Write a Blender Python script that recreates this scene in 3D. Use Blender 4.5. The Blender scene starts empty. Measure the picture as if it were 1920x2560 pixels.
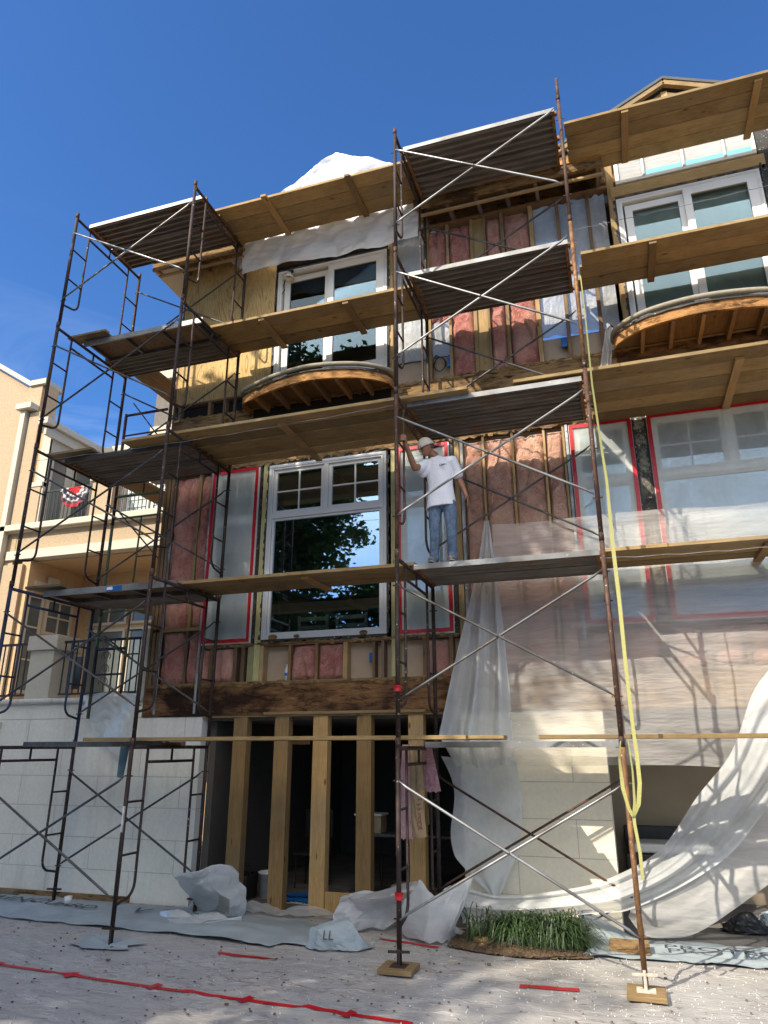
import bpy, bmesh, math, random
from mathutils import Vector, Matrix, noise
random.seed(7)
R=math.radians
scene=bpy.context.scene
C=bpy.data.collections.new("site"); scene.collection.children.link(C)
V=Vector
G=-1.94      # ground height (the camera is the origin of heights)
F=1.9        # facade plane
# ---------------------------------------------------------------- objects
class MB:
    def __init__(s): s.v=[]; s.f=[]
    def add(s,vs,fs):
        n=len(s.v); s.v+= [tuple(p) for p in vs]; s.f+=[tuple(i+n for i in f) for f in fs]; return s
    def box(s,x0,x1,y0,y1,z0,z1):
        return s.add([(x,y,z) for z in(z0,z1) for y in(y0,y1) for x in(x0,x1)],
          [(0,2,3,1),(4,5,7,6),(0,1,5,4),(2,6,7,3),(0,4,6,2),(1,3,7,5)])
    def bar(s,p,q,w,h,up=(0,0,1)):
        p=V(p);q=V(q);d=(q-p).normalized();u=V(up)
        if abs(d.dot(u))>.98:u=V((0,1,0))
        a=d.cross(u).normalized();b=a.cross(d)
        vs=[c+a*i*w/2+b*j*h/2 for c in(p,q) for i,j in((-1,-1),(1,-1),(1,1),(-1,1))]
        return s.add(vs,[(0,1,2,3),(7,6,5,4),(0,4,5,1),(1,5,6,2),(2,6,7,3),(3,7,4,0)])
    def tube(s,pts,r,n=10,cap=True):
        pts=[V(p) for p in pts]; vs=[];fs=[]; m=len(pts)
        rr=r if isinstance(r,(list,tuple)) else [r]*m
        t0=(pts[1]-pts[0]).normalized(); a=t0.orthogonal().normalized()
        for i,p in enumerate(pts):
            t=(pts[min(i+1,m-1)]-pts[max(i-1,0)]).normalized()
            a=(a-t*a.dot(t)).normalized(); b=t.cross(a)
            for k in range(n):
                g=2*math.pi*k/n; vs.append(p+(a*math.cos(g)+b*math.sin(g))*rr[i])
        for i in range(m-1):
            for k in range(n):
                fs.append((i*n+k,i*n+(k+1)%n,(i+1)*n+(k+1)%n,(i+1)*n+k))
        if cap: fs+=[tuple(range(n-1,-1,-1)),tuple(range((m-1)*n,m*n))]
        return s.add(vs,fs)
    def grid(s,nu,nv,fn):
        vs=[fn(i/nu,j/nv) for j in range(nv+1) for i in range(nu+1)]
        fs=[(j*(nu+1)+i,j*(nu+1)+i+1,(j+1)*(nu+1)+i+1,(j+1)*(nu+1)+i) for j in range(nv) for i in range(nu)]
        return s.add(vs,fs)
    def lathe(s,c,prof,n=20):
        vs=[];fs=[]
        for r,z in prof:
            for k in range(n):
                g=2*math.pi*k/n; vs.append((c[0]+r*math.cos(g),c[1]+r*math.sin(g),c[2]+z))
        for i in range(len(prof)-1):
            for k in range(n): fs.append((i*n+k,i*n+(k+1)%n,(i+1)*n+(k+1)%n,(i+1)*n+k))
        return s.add(vs,fs)
    def poly(s,pts,d=None):          # flat outline, optional extrusion vector
        n=len(pts)
        if d is None: return s.add(pts,[tuple(range(n))])
        d=V(d); q=[V(p)+d for p in pts]
        return s.add([V(p) for p in pts]+q,[tuple(range(n-1,-1,-1)),tuple(range(n,2*n))]+[(i,(i+1)%n,n+(i+1)%n,n+i) for i in range(n)])
    def sphere(s,c,rx,ry,rz,n=12,m=8,rot=None):
        vs=[];fs=[];c=V(c)
        for j in range(m+1):
            th=math.pi*j/m
            for k in range(n):
                g=2*math.pi*k/n
                p=V((rx*math.sin(th)*math.cos(g),ry*math.sin(th)*math.sin(g),rz*math.cos(th)))
                if rot: p=rot@p
                vs.append(c+p)
        for j in range(m):
            for k in range(n): fs.append((j*n+k,(j+1)*n+k,(j+1)*n+(k+1)%n,j*n+(k+1)%n))
        return s.add(vs,fs)
    def build(s,name,m,parent=None,smooth=False,bevel=0):
        me=bpy.data.meshes.new(name); o=(parent_origin(parent) if parent else V((0,0,0)))
        me.from_pydata([(a[0]-o.x,a[1]-o.y,a[2]-o.z) for a in s.v],[],s.f); me.update()
        me.materials.append(m)
        if smooth:
            for p in me.polygons: p.use_smooth=True
        ob=bpy.data.objects.new(name,me); C.objects.link(ob)
        if parent: ob.parent=parent
        if bevel:
            b=ob.modifiers.new('bevel','BEVEL'); b.width=bevel; b.segments=2; b.limit_method='ANGLE'
        return ob
def parent_origin(p):
    o=V((0,0,0))
    while p: o+=p.location; p=p.parent
    return o
def tag(o,label=None,cat=None,group=None,kind=None):
    if label:o['label']=label
    if cat:o['category']=cat
    if group:o['group']=group
    if kind:o['kind']=kind
    return o
def empty(name,loc,label,cat,group=None):
    o=bpy.data.objects.new(name,None); o.empty_display_size=.2; o.location=loc; C.objects.link(o)
    return tag(o,label,cat,group)
def top(mb,name,m,label,cat,group=None,kind=None,**k):
    return tag(mb.build(name,m,None,**k),label,cat,group,kind)
def copy_tree(o,parent=None):
    c=o.copy(); C.objects.link(c)
    if parent: c.parent=parent
    for ch in list(o.children): copy_tree(ch,c)
    return c
def B(*a): return MB().box(*a)
# ---------------------------------------------------------------- materials
class NT:
    def __init__(s,name):
        s.m=bpy.data.materials.new(name); s.m.use_nodes=True; s.t=s.m.node_tree; s.t.nodes.clear()
        s.out=s.n('ShaderNodeOutputMaterial')
    def n(s,typ,ins=None,**k):
        x=s.t.nodes.new(typ)
        for a,b in k.items(): setattr(x,a,b)
        for a,b in (ins or {}).items(): s.set(x.inputs[a],b)
        return x
    def set(s,sock,b):
        if isinstance(b,bpy.types.NodeSocket): s.t.links.new(b,sock)
        elif isinstance(b,bpy.types.Node): s.t.links.new(b.outputs[0],sock)
        elif isinstance(b,(tuple,list)) and sock.type=='RGBA' and len(b)==3: sock.default_value=(*b,1)
        else: sock.default_value=b
    def pos(s,scale=(1,1,1),loc=(0,0,0),rot=(0,0,0),obj=False):
        g=s.n('ShaderNodeTexCoord').outputs['Object'] if obj else s.n('ShaderNodeNewGeometry').outputs['Position']
        return s.n('ShaderNodeMapping',{'Vector':g,'Scale':scale,'Location':loc,'Rotation':rot}).outputs[0]
    def noise(s,vec,scale=1,detail=4,rough=.55,dist=0):
        return s.n('ShaderNodeTexNoise',{'Vector':vec,'Scale':scale,'Detail':detail,'Roughness':rough,'Distortion':dist}).outputs[0]
    def ramp(s,fac,stops,interp='LINEAR'):
        r=s.n('ShaderNodeValToRGB',{'Fac':fac}); e=r.color_ramp; e.interpolation=interp
        for i,(p,c) in enumerate(stops):
            if isinstance(c,(int,float)): c=(c,c,c)
            k=e.elements[i] if i<2 else e.elements.new(p)
            k.position=p; k.color=(*c,1)
        return r.outputs[0]
    def mix(s,f,a,b,mode='MIX'):
        x=s.n('ShaderNodeMix',data_type='RGBA',blend_type=mode); s.set(x.inputs[0],f); s.set(x.inputs[6],a); s.set(x.inputs[7],b); return x.outputs[2]
    def math(s,op,a,b=0,c=0):
        x=s.n('ShaderNodeMath',operation=op); s.set(x.inputs[0],a); s.set(x.inputs[1],b); s.set(x.inputs[2],c); return x.outputs[0]
    def bump(s,h,strength=.5,dist=.01):
        return s.n('ShaderNodeBump',{'Height':h,'Strength':strength,'Distance':dist}).outputs[0]
    def pbr(s,col,rough=.7,metal=0,normal=None,spec=.4,**k):
        x=s.n('ShaderNodeBsdfPrincipled',{'Base Color':col,'Roughness':rough,'Metallic':metal,'Specular IOR Level':spec})
        if normal is not None: s.set(x.inputs['Normal'],normal)
        for a,b in k.items(): s.set(x.inputs[a.replace('_',' ')],b)
        return x
    def done(s,sh):
        s.t.links.new(sh.outputs[0] if isinstance(sh,bpy.types.Node) else sh,s.out.inputs[0]); return s.m
def objrand(t): return t.n('ShaderNodeObjectInfo').outputs['Random']
def plain(name,col,rough=.6,metal=0,var=.15,sc=12,bump=0,spec=.4):
    t=NT(name); p=t.pos(); n=t.noise(p,sc,5)
    c=t.mix(t.ramp(n,[(.3,0),(.7,1)]),[x*(1-var) for x in col],[min(1,x*(1+var)) for x in col])
    return t.done(t.pbr(c,rough,metal,t.bump(n,bump,.01) if bump else None,spec))
def wood(name,axis,c1,c2,stain=.35,rough=.75,lines=10,dark=(.05,.03,.015)):
    t=NT(name); s=[9,9,9]; s[axis]=.55
    r=objrand(t)
    off=t.n('ShaderNodeCombineXYZ',{0:t.math('MULTIPLY',r,37),1:t.math('MULTIPLY',r,13),2:t.math('MULTIPLY',r,23)})
    g=t.n('ShaderNodeNewGeometry').outputs['Position']
    v=t.n('ShaderNodeVectorMath',{0:g,1:off},operation='ADD').outputs[0]
    a=t.n('ShaderNodeMapping',{'Vector':v,'Scale':s}).outputs[0]
    n=t.noise(a,1,5,.6,.6)
    rings=t.math('FRACT',t.math('MULTIPLY',n,lines))
    rings=t.ramp(rings,[(0,.15),(.25,1),(.9,.75),(1,.15)])
    base=t.mix(t.ramp(rings,[(0,0),(1,1)]),c1,c2)
    fine=t.noise(t.n('ShaderNodeMapping',{'Vector':v,'Scale':[x*9 for x in s]}).outputs[0],1,3,.7)
    base=t.mix(.35,base,t.ramp(fine,[(.3,[x*.55 for x in c1]),(.7,[min(1,x*1.15) for x in c2])]))
    st=t.noise(v,1.7,6,.7)
    base=t.mix(t.math('MULTIPLY',t.ramp(st,[(.45,0),(.75,1)]),stain),base,dark)
    base=t.mix(t.ramp(t.noise(v,.9,5,.6),[(.5,0),(.68,.38)]),base,(.2,.18,.15))
    kn=t.n('ShaderNodeTexVoronoi',{'Vector':t.n('ShaderNodeMapping',{'Vector':v,'Scale':[2.2 if i==axis else 6 for i in range(3)]}).outputs[0],'Scale':1}).outputs[0]
    base=t.mix(t.ramp(kn,[(.05,.9),(.12,0)]),base,(.09,.045,.02))
    base=t.mix(1,base,t.ramp(r,[(0,.55),(1,1.15)]),'MULTIPLY')
    return t.done(t.pbr(base,rough,0,t.bump(t.math('ADD',fine,rings),.3,.004),.25))
def rusty(name,base,rust,white=.6,amt=.5,sc=14,rough=.65,metal=.3):
    t=NT(name); r=objrand(t); p=t.pos(); n=t.noise(p,sc,6,.7); n2=t.noise(p,sc*2.6,3,.6); n3=t.noise(p,sc*.25,3)
    c=t.mix(t.ramp(n,[(amt-.08,1),(amt+.12,0)]),base,rust)
    c=t.mix(t.ramp(n3,[(.4,0),(.65,.8)]),c,[x*.45 for x in rust])
    c=t.mix(t.math('MULTIPLY',t.ramp(n2,[(.66,0),(.72,1)]),white),c,(.55,.52,.45))
    return t.done(t.pbr(c,rough,metal,t.bump(n,.35,.003),.4))
M={}
M['rust']=rusty('rusty_tube',(.035,.026,.024),(.065,.036,.027),.9,.45)
M['rust_red']=rusty('rust_red_tube',(.055,.033,.03),(.12,.062,.042),.9,.5)
M['rust_orange']=rusty('rust_orange_tube',(.1,.055,.035),(.3,.15,.06),.95,.5)
M['blue_tube']=rusty('blue_painted_tube',(.02,.05,.12),(.05,.04,.04),.5,.42)
M['green_tube']=rusty('green_painted_tube',(.1,.22,.12),(.16,.1,.06),.8,.42)
M['galv']=rusty('galvanised_tube',(.34,.35,.36),(.2,.17,.15),.8,.36,10,.45,.75)
M['galvdark']=rusty('dull_tube',(.12,.13,.14),(.1,.07,.05),.6,.4,10,.5,.5)
M['alu']=rusty('aluminium_edge',(.27,.28,.29),(.22,.21,.2),1,.4,9,.5,.35)
def deckmat():
    t=NT('ribbed_steel'); p=t.pos((1,1,1)); n=t.noise(p,2.2,6,.7); n2=t.noise(t.pos((2,12,12)),1,5)
    c=t.mix(t.ramp(n2,[(.3,0),(.7,1)]),(.13,.12,.11),(.27,.25,.23))
    c=t.mix(t.math('MULTIPLY',t.ramp(n,[(.55,0),(.68,1)]),.7),c,(.24,.1,.035))
    return t.done(t.pbr(c,.5,.35,t.bump(n2,.15,.003)))
M['deck']=deckmat()
M['plankx']=wood('plank_wood',0,(.25,.16,.07),(.42,.29,.13),.55)
M['planky']=wood('cleat_wood',1,(.3,.18,.075),(.44,.28,.12),.3)
M['oldboard']=wood('weathered_board',0,(.16,.12,.07),(.3,.23,.13),.6)
M['lumberx']=wood('lumber_horizontal',0,(.32,.2,.09),(.48,.33,.16),.4)
M['header']=wood('header_wood_painted_sun',0,(.5,.31,.13),(.68,.46,.2),.2)  # brighter lumber copy with sunlight put into its colour
M['transom_back']=plain('pale_transom_back',(.3,.34,.35),.6,0,.1,2)
M['lumbery']=wood('lumber_joist',1,(.22,.12,.06),(.34,.2,.1),.45)
M['lumberz']=wood('lumber_vertical',2,(.34,.21,.09),(.5,.34,.16),.35)
M['studold']=wood('old_stud',2,(.15,.09,.045),(.28,.17,.09),.55)
M['treated']=wood('treated_post',2,(.36,.34,.14),(.56,.52,.26),.25)
M['post']=wood('new_post',2,(.3,.175,.07),(.46,.29,.12),.22,lines=7)
def ply(name,c1,c2,line,amt=.8):
    t=NT(name); v=t.pos((2.2,1,.55)); n=t.noise(v,1,3,.5,1.2)
    r=t.math('FRACT',t.math('MULTIPLY',n,16)); ln=t.ramp(r,[(0,1),(.16,.0),(.86,0),(1,1)])
    f=t.noise(t.pos((60,1,4)),1,4); c=t.mix(t.ramp(f,[(.3,0),(.7,1)]),c1,c2)
    big=t.noise(t.pos(),1.3,4); c=t.mix(t.ramp(big,[(.4,0),(.8,.6)]),c,[x*.55 for x in c1])
    c=t.mix(t.math('MULTIPLY',ln,amt),c,line)
    k=t.n('ShaderNodeTexVoronoi',{'Vector':t.pos(),'Scale':3.1}).outputs[0]
    c=t.mix(t.ramp(k,[(.03,.9),(.06,0)]),c,(.09,.05,.02))
    return t.done(t.pbr(c,.8,0,t.bump(n,.2,.004),.2))
M['ply']=ply('plywood',(.5,.33,.13),(.68,.49,.23),(.2,.11,.04),.65)
def rot(name,c1,c2,blk,amt=.5):
    t=NT(name); v=t.pos((1.6,1.6,7)); n=t.noise(v,2.5,9,.75,.7); n2=t.noise(t.pos((.9,.9,1.6)),1.3,5,.6)
    c=t.mix(t.ramp(n,[(.32,0),(.68,1)]),c1,c2)
    c=t.mix(t.ramp(n,[(.36,.9),(.47,0)]),c,(.03,.015,.008))
    c=t.mix(t.ramp(n2,[(amt,0),(amt+.15,.92)]),c,blk)
    return t.done(t.pbr(c,.9,0,t.bump(n,1,.03),.15))
M['rot']=rot('rotten_rim_wood',(.1,.045,.022),(.3,.165,.075),(.018,.009,.007),.42)
M['rot2']=rot('weathered_strand_board',(.17,.095,.045),(.36,.235,.11),(.05,.03,.02),.52)
M['fascia']=rot('curved_fascia_wood',(.3,.14,.05),(.55,.3,.12),(.03,.015,.01),.55)
def insul(name,c1,c2,c3):
    t=NT(name); p=t.pos(); n=t.noise(p,5,8,.7,1.6); n2=t.noise(p,17,7,.75,2.2); n3=t.noise(p,1.8,3)
    c=t.mix(t.ramp(n,[(.34,0),(.62,1)]),c1,c2); c=t.mix(t.ramp(n2,[(.38,.65),(.58,0)]),c,[x*.5 for x in c1])
    c=t.mix(t.ramp(n3,[(.42,0),(.7,.75)]),c,c3)
    c=t.mix(1,c,t.ramp(objrand(t),[(0,(.85,.75,.72)),(1,(1.08,1.05,1.0))]),'MULTIPLY')
    return t.done(t.pbr(c,.95,0,t.bump(t.math('ADD',n,t.math('MULTIPLY',n2,.6)),1,.09),.1,Sheen_Weight=.3,Subsurface_Weight=.0))
M['insul']=insul('pink_fibreglass',(.56,.14,.12),(.95,.42,.34),(.92,.55,.42))
M['insul_tan']=insul('salmon_fibreglass',(.64,.27,.19),(.98,.6,.44),(.92,.62,.45))
M['insul_new']=insul('fresh_pink_fibreglass',(.75,.32,.42),(.95,.6,.68),(.95,.66,.7))
M['drywall']=plain('drywall_back',(.44,.33,.24),.9,0,.08,5)
M['kraft']=plain('kraft_paper',(.34,.24,.14),.85,0,.15,9,.3)
M['black']=plain('shade_black',(.012,.011,.01),.9,0,.2)  # near-black that paints deep shade behind the studs and under the balcony
M['tar']=rusty('torn_flashing',(.03,.03,.032),(.05,.045,.04),3,.5,16,.6,0)
M['wstrip']=rusty('galvanised_strip',(.42,.44,.46),(.08,.08,.08),1,.36,11,.5,.3)
M['tarpost']=rusty('tarred_post',(.4,.38,.26),(.04,.04,.045),1,.5,7,.8,0)
def stucco(name,c1,c2,sc=30,b=.6,stain=(.3,.27,.22),sa=.25):
    t=NT(name); p=t.pos(); n=t.noise(p,sc,5,.65,.6); big=t.noise(p,.7,4); s=t.noise(t.pos((3.2,3.2,.35)),1,6,.7)
    c=t.mix(t.ramp(n,[(.3,0),(.7,1)]),c1,c2); c=t.mix(t.math('MULTIPLY',t.ramp(s,[(.55,0),(.8,1)]),sa),c,stain)
    c=t.mix(t.math('MULTIPLY',big,.12),c,(.5,.45,.4))
    return t.done(t.pbr(c,.9,0,t.bump(n,b,.012),.15))
M['stucco']=stucco('tan_stucco',(.38,.28,.175),(.48,.37,.25),22,.9)
M['stucco_dark']=stucco('tan_stucco_smooth',(.5,.33,.18),(.6,.42,.24),12,.15)
M['trim']=stucco('cream_trim',(.5,.46,.38),(.58,.54,.45),20,.1,sa=.15)
M['moulding']=stucco('weathered_moulding',(.22,.2,.15),(.34,.31,.24),30,.5,(.08,.07,.06),.7)
M['ledge']=stucco('rough_ledge',(.55,.53,.48),(.66,.64,.58),30,.5,(.12,.11,.1),.7)
def block(name,c1,c2,x0,z0,sa=.35):
    t=NT(name); g=t.n('ShaderNodeNewGeometry').outputs['Position']; x=t.n('ShaderNodeSeparateXYZ',{0:g})
    v=t.n('ShaderNodeCombineXYZ',{0:t.math('ADD',x.outputs[0],-x0),1:t.math('ADD',x.outputs[2],-z0)})
    br=t.n('ShaderNodeTexBrick',{'Vector':v,'Color1':(1,1,1),'Color2':(.97,.97,.97),'Mortar':(0,0,0),'Scale':1,'Mortar Size':.0045,'Mortar Smooth':.3,'Brick Width':1.36,'Row Height':.397},offset=.5)
    p=t.pos(); n=t.noise(p,25,5,.6); s=t.noise(t.pos((3,3,.4)),1,6,.7); b=t.noise(p,.9,5)
    c=t.mix(t.ramp(n,[(.3,0),(.7,1)]),c1,c2); c=t.mix(t.math('MULTIPLY',t.ramp(s,[(.5,0),(.8,1)]),sa),c,(.2,.18,.16))
    c=t.mix(t.ramp(b,[(.5,0),(.9,.35)]),c,(.4,.38,.34))
    c=t.mix(t.math('MULTIPLY',t.math('SUBTRACT',1,br.outputs[0]),.6),c,(.26,.23,.19))
    h=t.math('ADD',t.math('MULTIPLY',br.outputs[0],1.5),t.math('MULTIPLY',n,.3))
    return t.done(t.pbr(c,.85,0,t.bump(h,.5,.01),.2))
M['block']=block('scored_white_stucco',(.71,.68,.6),(.8,.77,.68),-8.55,.413)
M['block2']=block('scored_cream_stucco',(.72,.65,.5),(.8,.73,.57),-1.3,.413,.12)
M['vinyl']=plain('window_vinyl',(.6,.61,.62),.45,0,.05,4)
M['vinyl_white']=plain('white_window_frame',(.72,.71,.68),.45,0,.06,4)  # whiter, warmer frame colour than the grey window vinyl
def glass(name,refl,tint=(.75,.8,.8)):
    t=NT(name); gl=t.n('ShaderNodeBsdfGlossy',{'Color':(.56,.75,.92),'Roughness':.01}); tr=t.n('ShaderNodeBsdfTransparent',{'Color':tint})
    n=t.noise(t.pos(),1.2,2); t.set(gl.inputs['Normal'],t.bump(n,.04,.02))
    lw=t.n('ShaderNodeFresnel',{'IOR':1.5}).outputs[0]
    return t.done(t.n('ShaderNodeMixShader',{0:t.math('MINIMUM',t.math('ADD',lw,refl),1),1:tr,2:gl}))
M['glass']=glass('reflective_glass',.34,(.88,.92,.9))
M['glass_hi']=glass('upper_window_glass',.02,(.8,.85,.85))
M['glass2']=glass('hazy_glass',.02,(.85,.9,.88))
def film(name,op,tint=(.8,.82,.83),wr=1.,sx=3,sz=3,hole=False,gl=.2):
    t=NT(name); p=t.pos((sx,sx,sz)); n=t.noise(p,.8,2.5,.45,1.2); n2=t.noise(t.pos((sx*.9,sx*.9,sz*1.3)),1.1,2,.5,2.2)
    ridg=t.math('ABSOLUTE',t.math('SUBTRACT',n,.5)); r2=t.math('ABSOLUTE',t.math('SUBTRACT',n2,.5))
    h=t.math('ADD',t.math('MULTIPLY',ridg,.25),t.math('ADD',t.math('MULTIPLY',t.noise(t.pos((sx*3,sx*3,sz*5)),1.2,4,.5,.8),.3),t.math('MULTIPLY',n2,.5))); nb=t.bump(h,.75*wr,.06)
    tr=t.n('ShaderNodeBsdfTransparent',{'Color':(.93,.94,.94)})
    df=t.n('ShaderNodeBsdfDiffuse',{'Color':tint,'Normal':nb}); tl=t.n('ShaderNodeBsdfTranslucent',{'Color':tint,'Normal':nb})
    d=t.n('ShaderNodeMixShader',{0:.45,1:df,2:tl})
    g=t.n('ShaderNodeBsdfGlossy',{'Color':(.9,.92,.95),'Roughness':.3,'Normal':nb})
    fr=t.n('ShaderNodeFresnel',{'IOR':1.45,'Normal':nb}).outputs[0]
    d=t.n('ShaderNodeMixShader',{0:t.math('MULTIPLY',fr,gl*1.3),1:d,2:g})
    o=t.math('ADD',op,t.math('MULTIPLY',t.math('SUBTRACT',t.noise(t.pos((sx*.7,sx*.7,sz*2.2)),1.5,5,.6,.5),.5),.45))
    o=t.math('ADD',o,t.math('MULTIPLY',t.math('SUBTRACT',t.noise(t.pos(),.8,3),.5),.5))
    o=t.math('MINIMUM',t.math('MAXIMUM',o,0),1)
    return t.done(t.n('ShaderNodeMixShader',{0:o,1:tr,2:d}))
M['film_thin']=film('clear_film',.38,(.9,.87,.85),wr=.8,sx=1.3,sz=4)
M['film']=film('milky_film',.7,wr=.6,sx=4,sz=1.2)
M['film_mid']=film('milky_sheet',.55,(.9,.89,.87),.7,1.5,3)
M['film_heap']=film('crumpled_film',.66,(.86,.87,.88),.12,3,3,gl=.25)
M['film_roof']=film('white_roof_film',.9,(.95,.94,.92),.45,2.5,3)
M['film_win']=film('taped_film',.56,(.86,.91,.88),.4,3,.8)
M['film_wall']=film('grey_wall_film',.75,(.66,.68,.7),.8,6,2)
M['tape']=plain('red_tape',(.45,.01,.018),.35,0,.2,20,.3)
M['tape_blue']=plain('blue_tape',(.18,.52,.62),.5,0,.1)
M['bluebox']=plain('blue_outlet_plastic',(.01,.12,.4),.4)
M['strap']=plain('yellow_webbing',(.34,.33,.12),.7,0,.12,60,.2)
M['iron']=plain('black_iron',(.035,.035,.035),.45,.5)
M['roofmetal']=plain('dark_roof_metal',(.07,.075,.08),.4,.4)
M['paper']=plain('grey_blue_paper',(.3,.35,.38),.7,0,.14,3.5,.4)
M['ink']=plain('dark_print',(.06,.065,.07),.7)
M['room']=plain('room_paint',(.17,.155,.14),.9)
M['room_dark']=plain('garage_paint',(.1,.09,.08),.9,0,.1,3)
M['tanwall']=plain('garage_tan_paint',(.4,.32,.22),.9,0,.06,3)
M['concrete']=plain('garage_floor',(.16,.15,.14),.9,0,.25,5,.4)
M['blackplastic']=plain('black_plastic',(.02,.02,.02),.4)
M['white']=plain('white_plastic',(.7,.7,.68),.5)
M['card']=plain('cardboard',(.36,.28,.2),.9)
M['mint']=plain('mint_chair_paint',(.78,.86,.78),.5)
# ---------------------------------------------------------------- camera, light
cam=bpy.data.cameras.new('camera'); co=bpy.data.objects.new('camera',cam); C.objects.link(co); scene.camera=co
cam.sensor_fit='HORIZONTAL'; cam.sensor_width=36; cam.lens=1754.45/1920*36; cam.clip_end=500
pi_,ya,ro=.3237,-.316,-.0017
r_=V((math.cos(ya),-math.sin(ya),0)); f0=V((math.sin(ya),math.cos(ya),0)); z_=V((0,0,1))
fw=f0*math.cos(pi_)+z_*math.sin(pi_); up=-f0*math.sin(pi_)+z_*math.cos(pi_)
r2=r_*math.cos(ro)+up*math.sin(ro); u2=-r_*math.sin(ro)+up*math.cos(ro)
mw=Matrix((r2,u2,-fw)).transposed().to_4x4(); mw.translation=V((0,-6.9728,0)); co.matrix_world=mw
SD=V((.62,1,-.95)).normalized()
sun=bpy.data.lights.new('sun','SUN'); so=bpy.data.objects.new('sun',sun); C.objects.link(so)
sun.energy=4.2; sun.angle=R(.5); sun.color=(1,.9,.74); so.rotation_euler=(-SD).to_track_quat('Z','Y').to_euler(); so.location=(-12,-20,25)
w=bpy.data.worlds.new('World'); scene.world=w; w.use_nodes=True; nt=w.node_tree; nt.nodes.clear()
sky=nt.nodes.new('ShaderNodeTexSky'); sky.sky_type='NISHITA'; sky.sun_disc=False; sky.sun_elevation=R(38.9); sky.sun_rotation=R(211.8)
sky.air_density=1.0; sky.dust_density=.4; sky.ozone_density=3.2; sky.altitude=10
bg=nt.nodes.new('ShaderNodeBackground'); ow=nt.nodes.new('ShaderNodeOutputWorld')
tc=nt.nodes.new('ShaderNodeTexCoord'); mp=nt.nodes.new('ShaderNodeMapping'); mp.inputs['Scale'].default_value=(1.6,1.6,6); mp.inputs['Rotation'].default_value=(0,.5,0)
nz=nt.nodes.new('ShaderNodeTexNoise'); nz.inputs['Scale'].default_value=1.6; nz.inputs['Detail'].default_value=7; nz.inputs['Roughness'].default_value=.6; nz.inputs['Distortion'].default_value=.6
rp=nt.nodes.new('ShaderNodeValToRGB'); rp.color_ramp.elements[0].position=.52; rp.color_ramp.elements[1].position=.8
sx=nt.nodes.new('ShaderNodeSeparateXYZ'); mr=nt.nodes.new('ShaderNodeMapRange'); mr.inputs[1].default_value=.62; mr.inputs[2].default_value=.25; mr.inputs[3].default_value=0; mr.inputs[4].default_value=.55
mu=nt.nodes.new('ShaderNodeMath'); mu.operation='MULTIPLY'
mx=nt.nodes.new('ShaderNodeMix'); mx.data_type='RGBA'; mx.inputs[7].default_value=(3.6,4.2,5,1)
hs=nt.nodes.new('ShaderNodeHueSaturation'); hs.inputs['Saturation'].default_value=1.0
L_=nt.links.new
L_(tc.outputs['Generated'],mp.inputs[0]); L_(mp.outputs[0],nz.inputs['Vector']); L_(nz.outputs[0],rp.inputs[0])
L_(tc.outputs['Generated'],sx.inputs[0]); L_(sx.outputs[2],mr.inputs[0]); L_(rp.outputs[0],mu.inputs[0]); L_(mr.outputs[0],mu.inputs[1])
hz=nt.nodes.new('ShaderNodeMapRange'); hz.inputs[1].default_value=-.15; hz.inputs[2].default_value=-.42; hz.inputs[3].default_value=0; hz.inputs[4].default_value=.85
pr_=nt.nodes.new('ShaderNodeMath'); pr_.operation='MULTIPLY'; gn=nt.nodes.new('ShaderNodeMix'); gn.data_type='RGBA'; gn.blend_type='MULTIPLY'; gn.inputs[0].default_value=1; gn.inputs[7].default_value=(.362,.61,.90,1)
hm_=nt.nodes.new('ShaderNodeMix'); hm_.data_type='RGBA'; hm_.inputs[7].default_value=(16,15,13.2,1)  # bright warm haze added to the unseen sky behind the camera as fill
L_(sx.outputs[1],pr_.inputs[0]); L_(sx.outputs[2],pr_.inputs[1]); L_(pr_.outputs[0],hz.inputs[0]); L_(hz.outputs[0],hm_.inputs[0])
L_(sky.outputs[0],hs.inputs['Color']); L_(hs.outputs[0],gn.inputs[6]); L_(gn.outputs[2],hm_.inputs[6]); L_(hm_.outputs[2],mx.inputs[6]); L_(mu.outputs[0],mx.inputs[0]); L_(mx.outputs[2],bg.inputs[0]); L_(bg.outputs[0],ow.inputs[0])
bg.inputs[1].default_value=.15
vs=scene.view_settings; vs.view_transform='Standard'; vs.look='None'; vs.gamma=1; vs.exposure=.72; vs.use_curve_mapping=False
scene.cycles.max_bounces=8; scene.cycles.transparent_max_bounces=24; scene.cycles.diffuse_bounces=4; scene.cycles.caustics_reflective=False; scene.cycles.caustics_refractive=False
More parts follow.
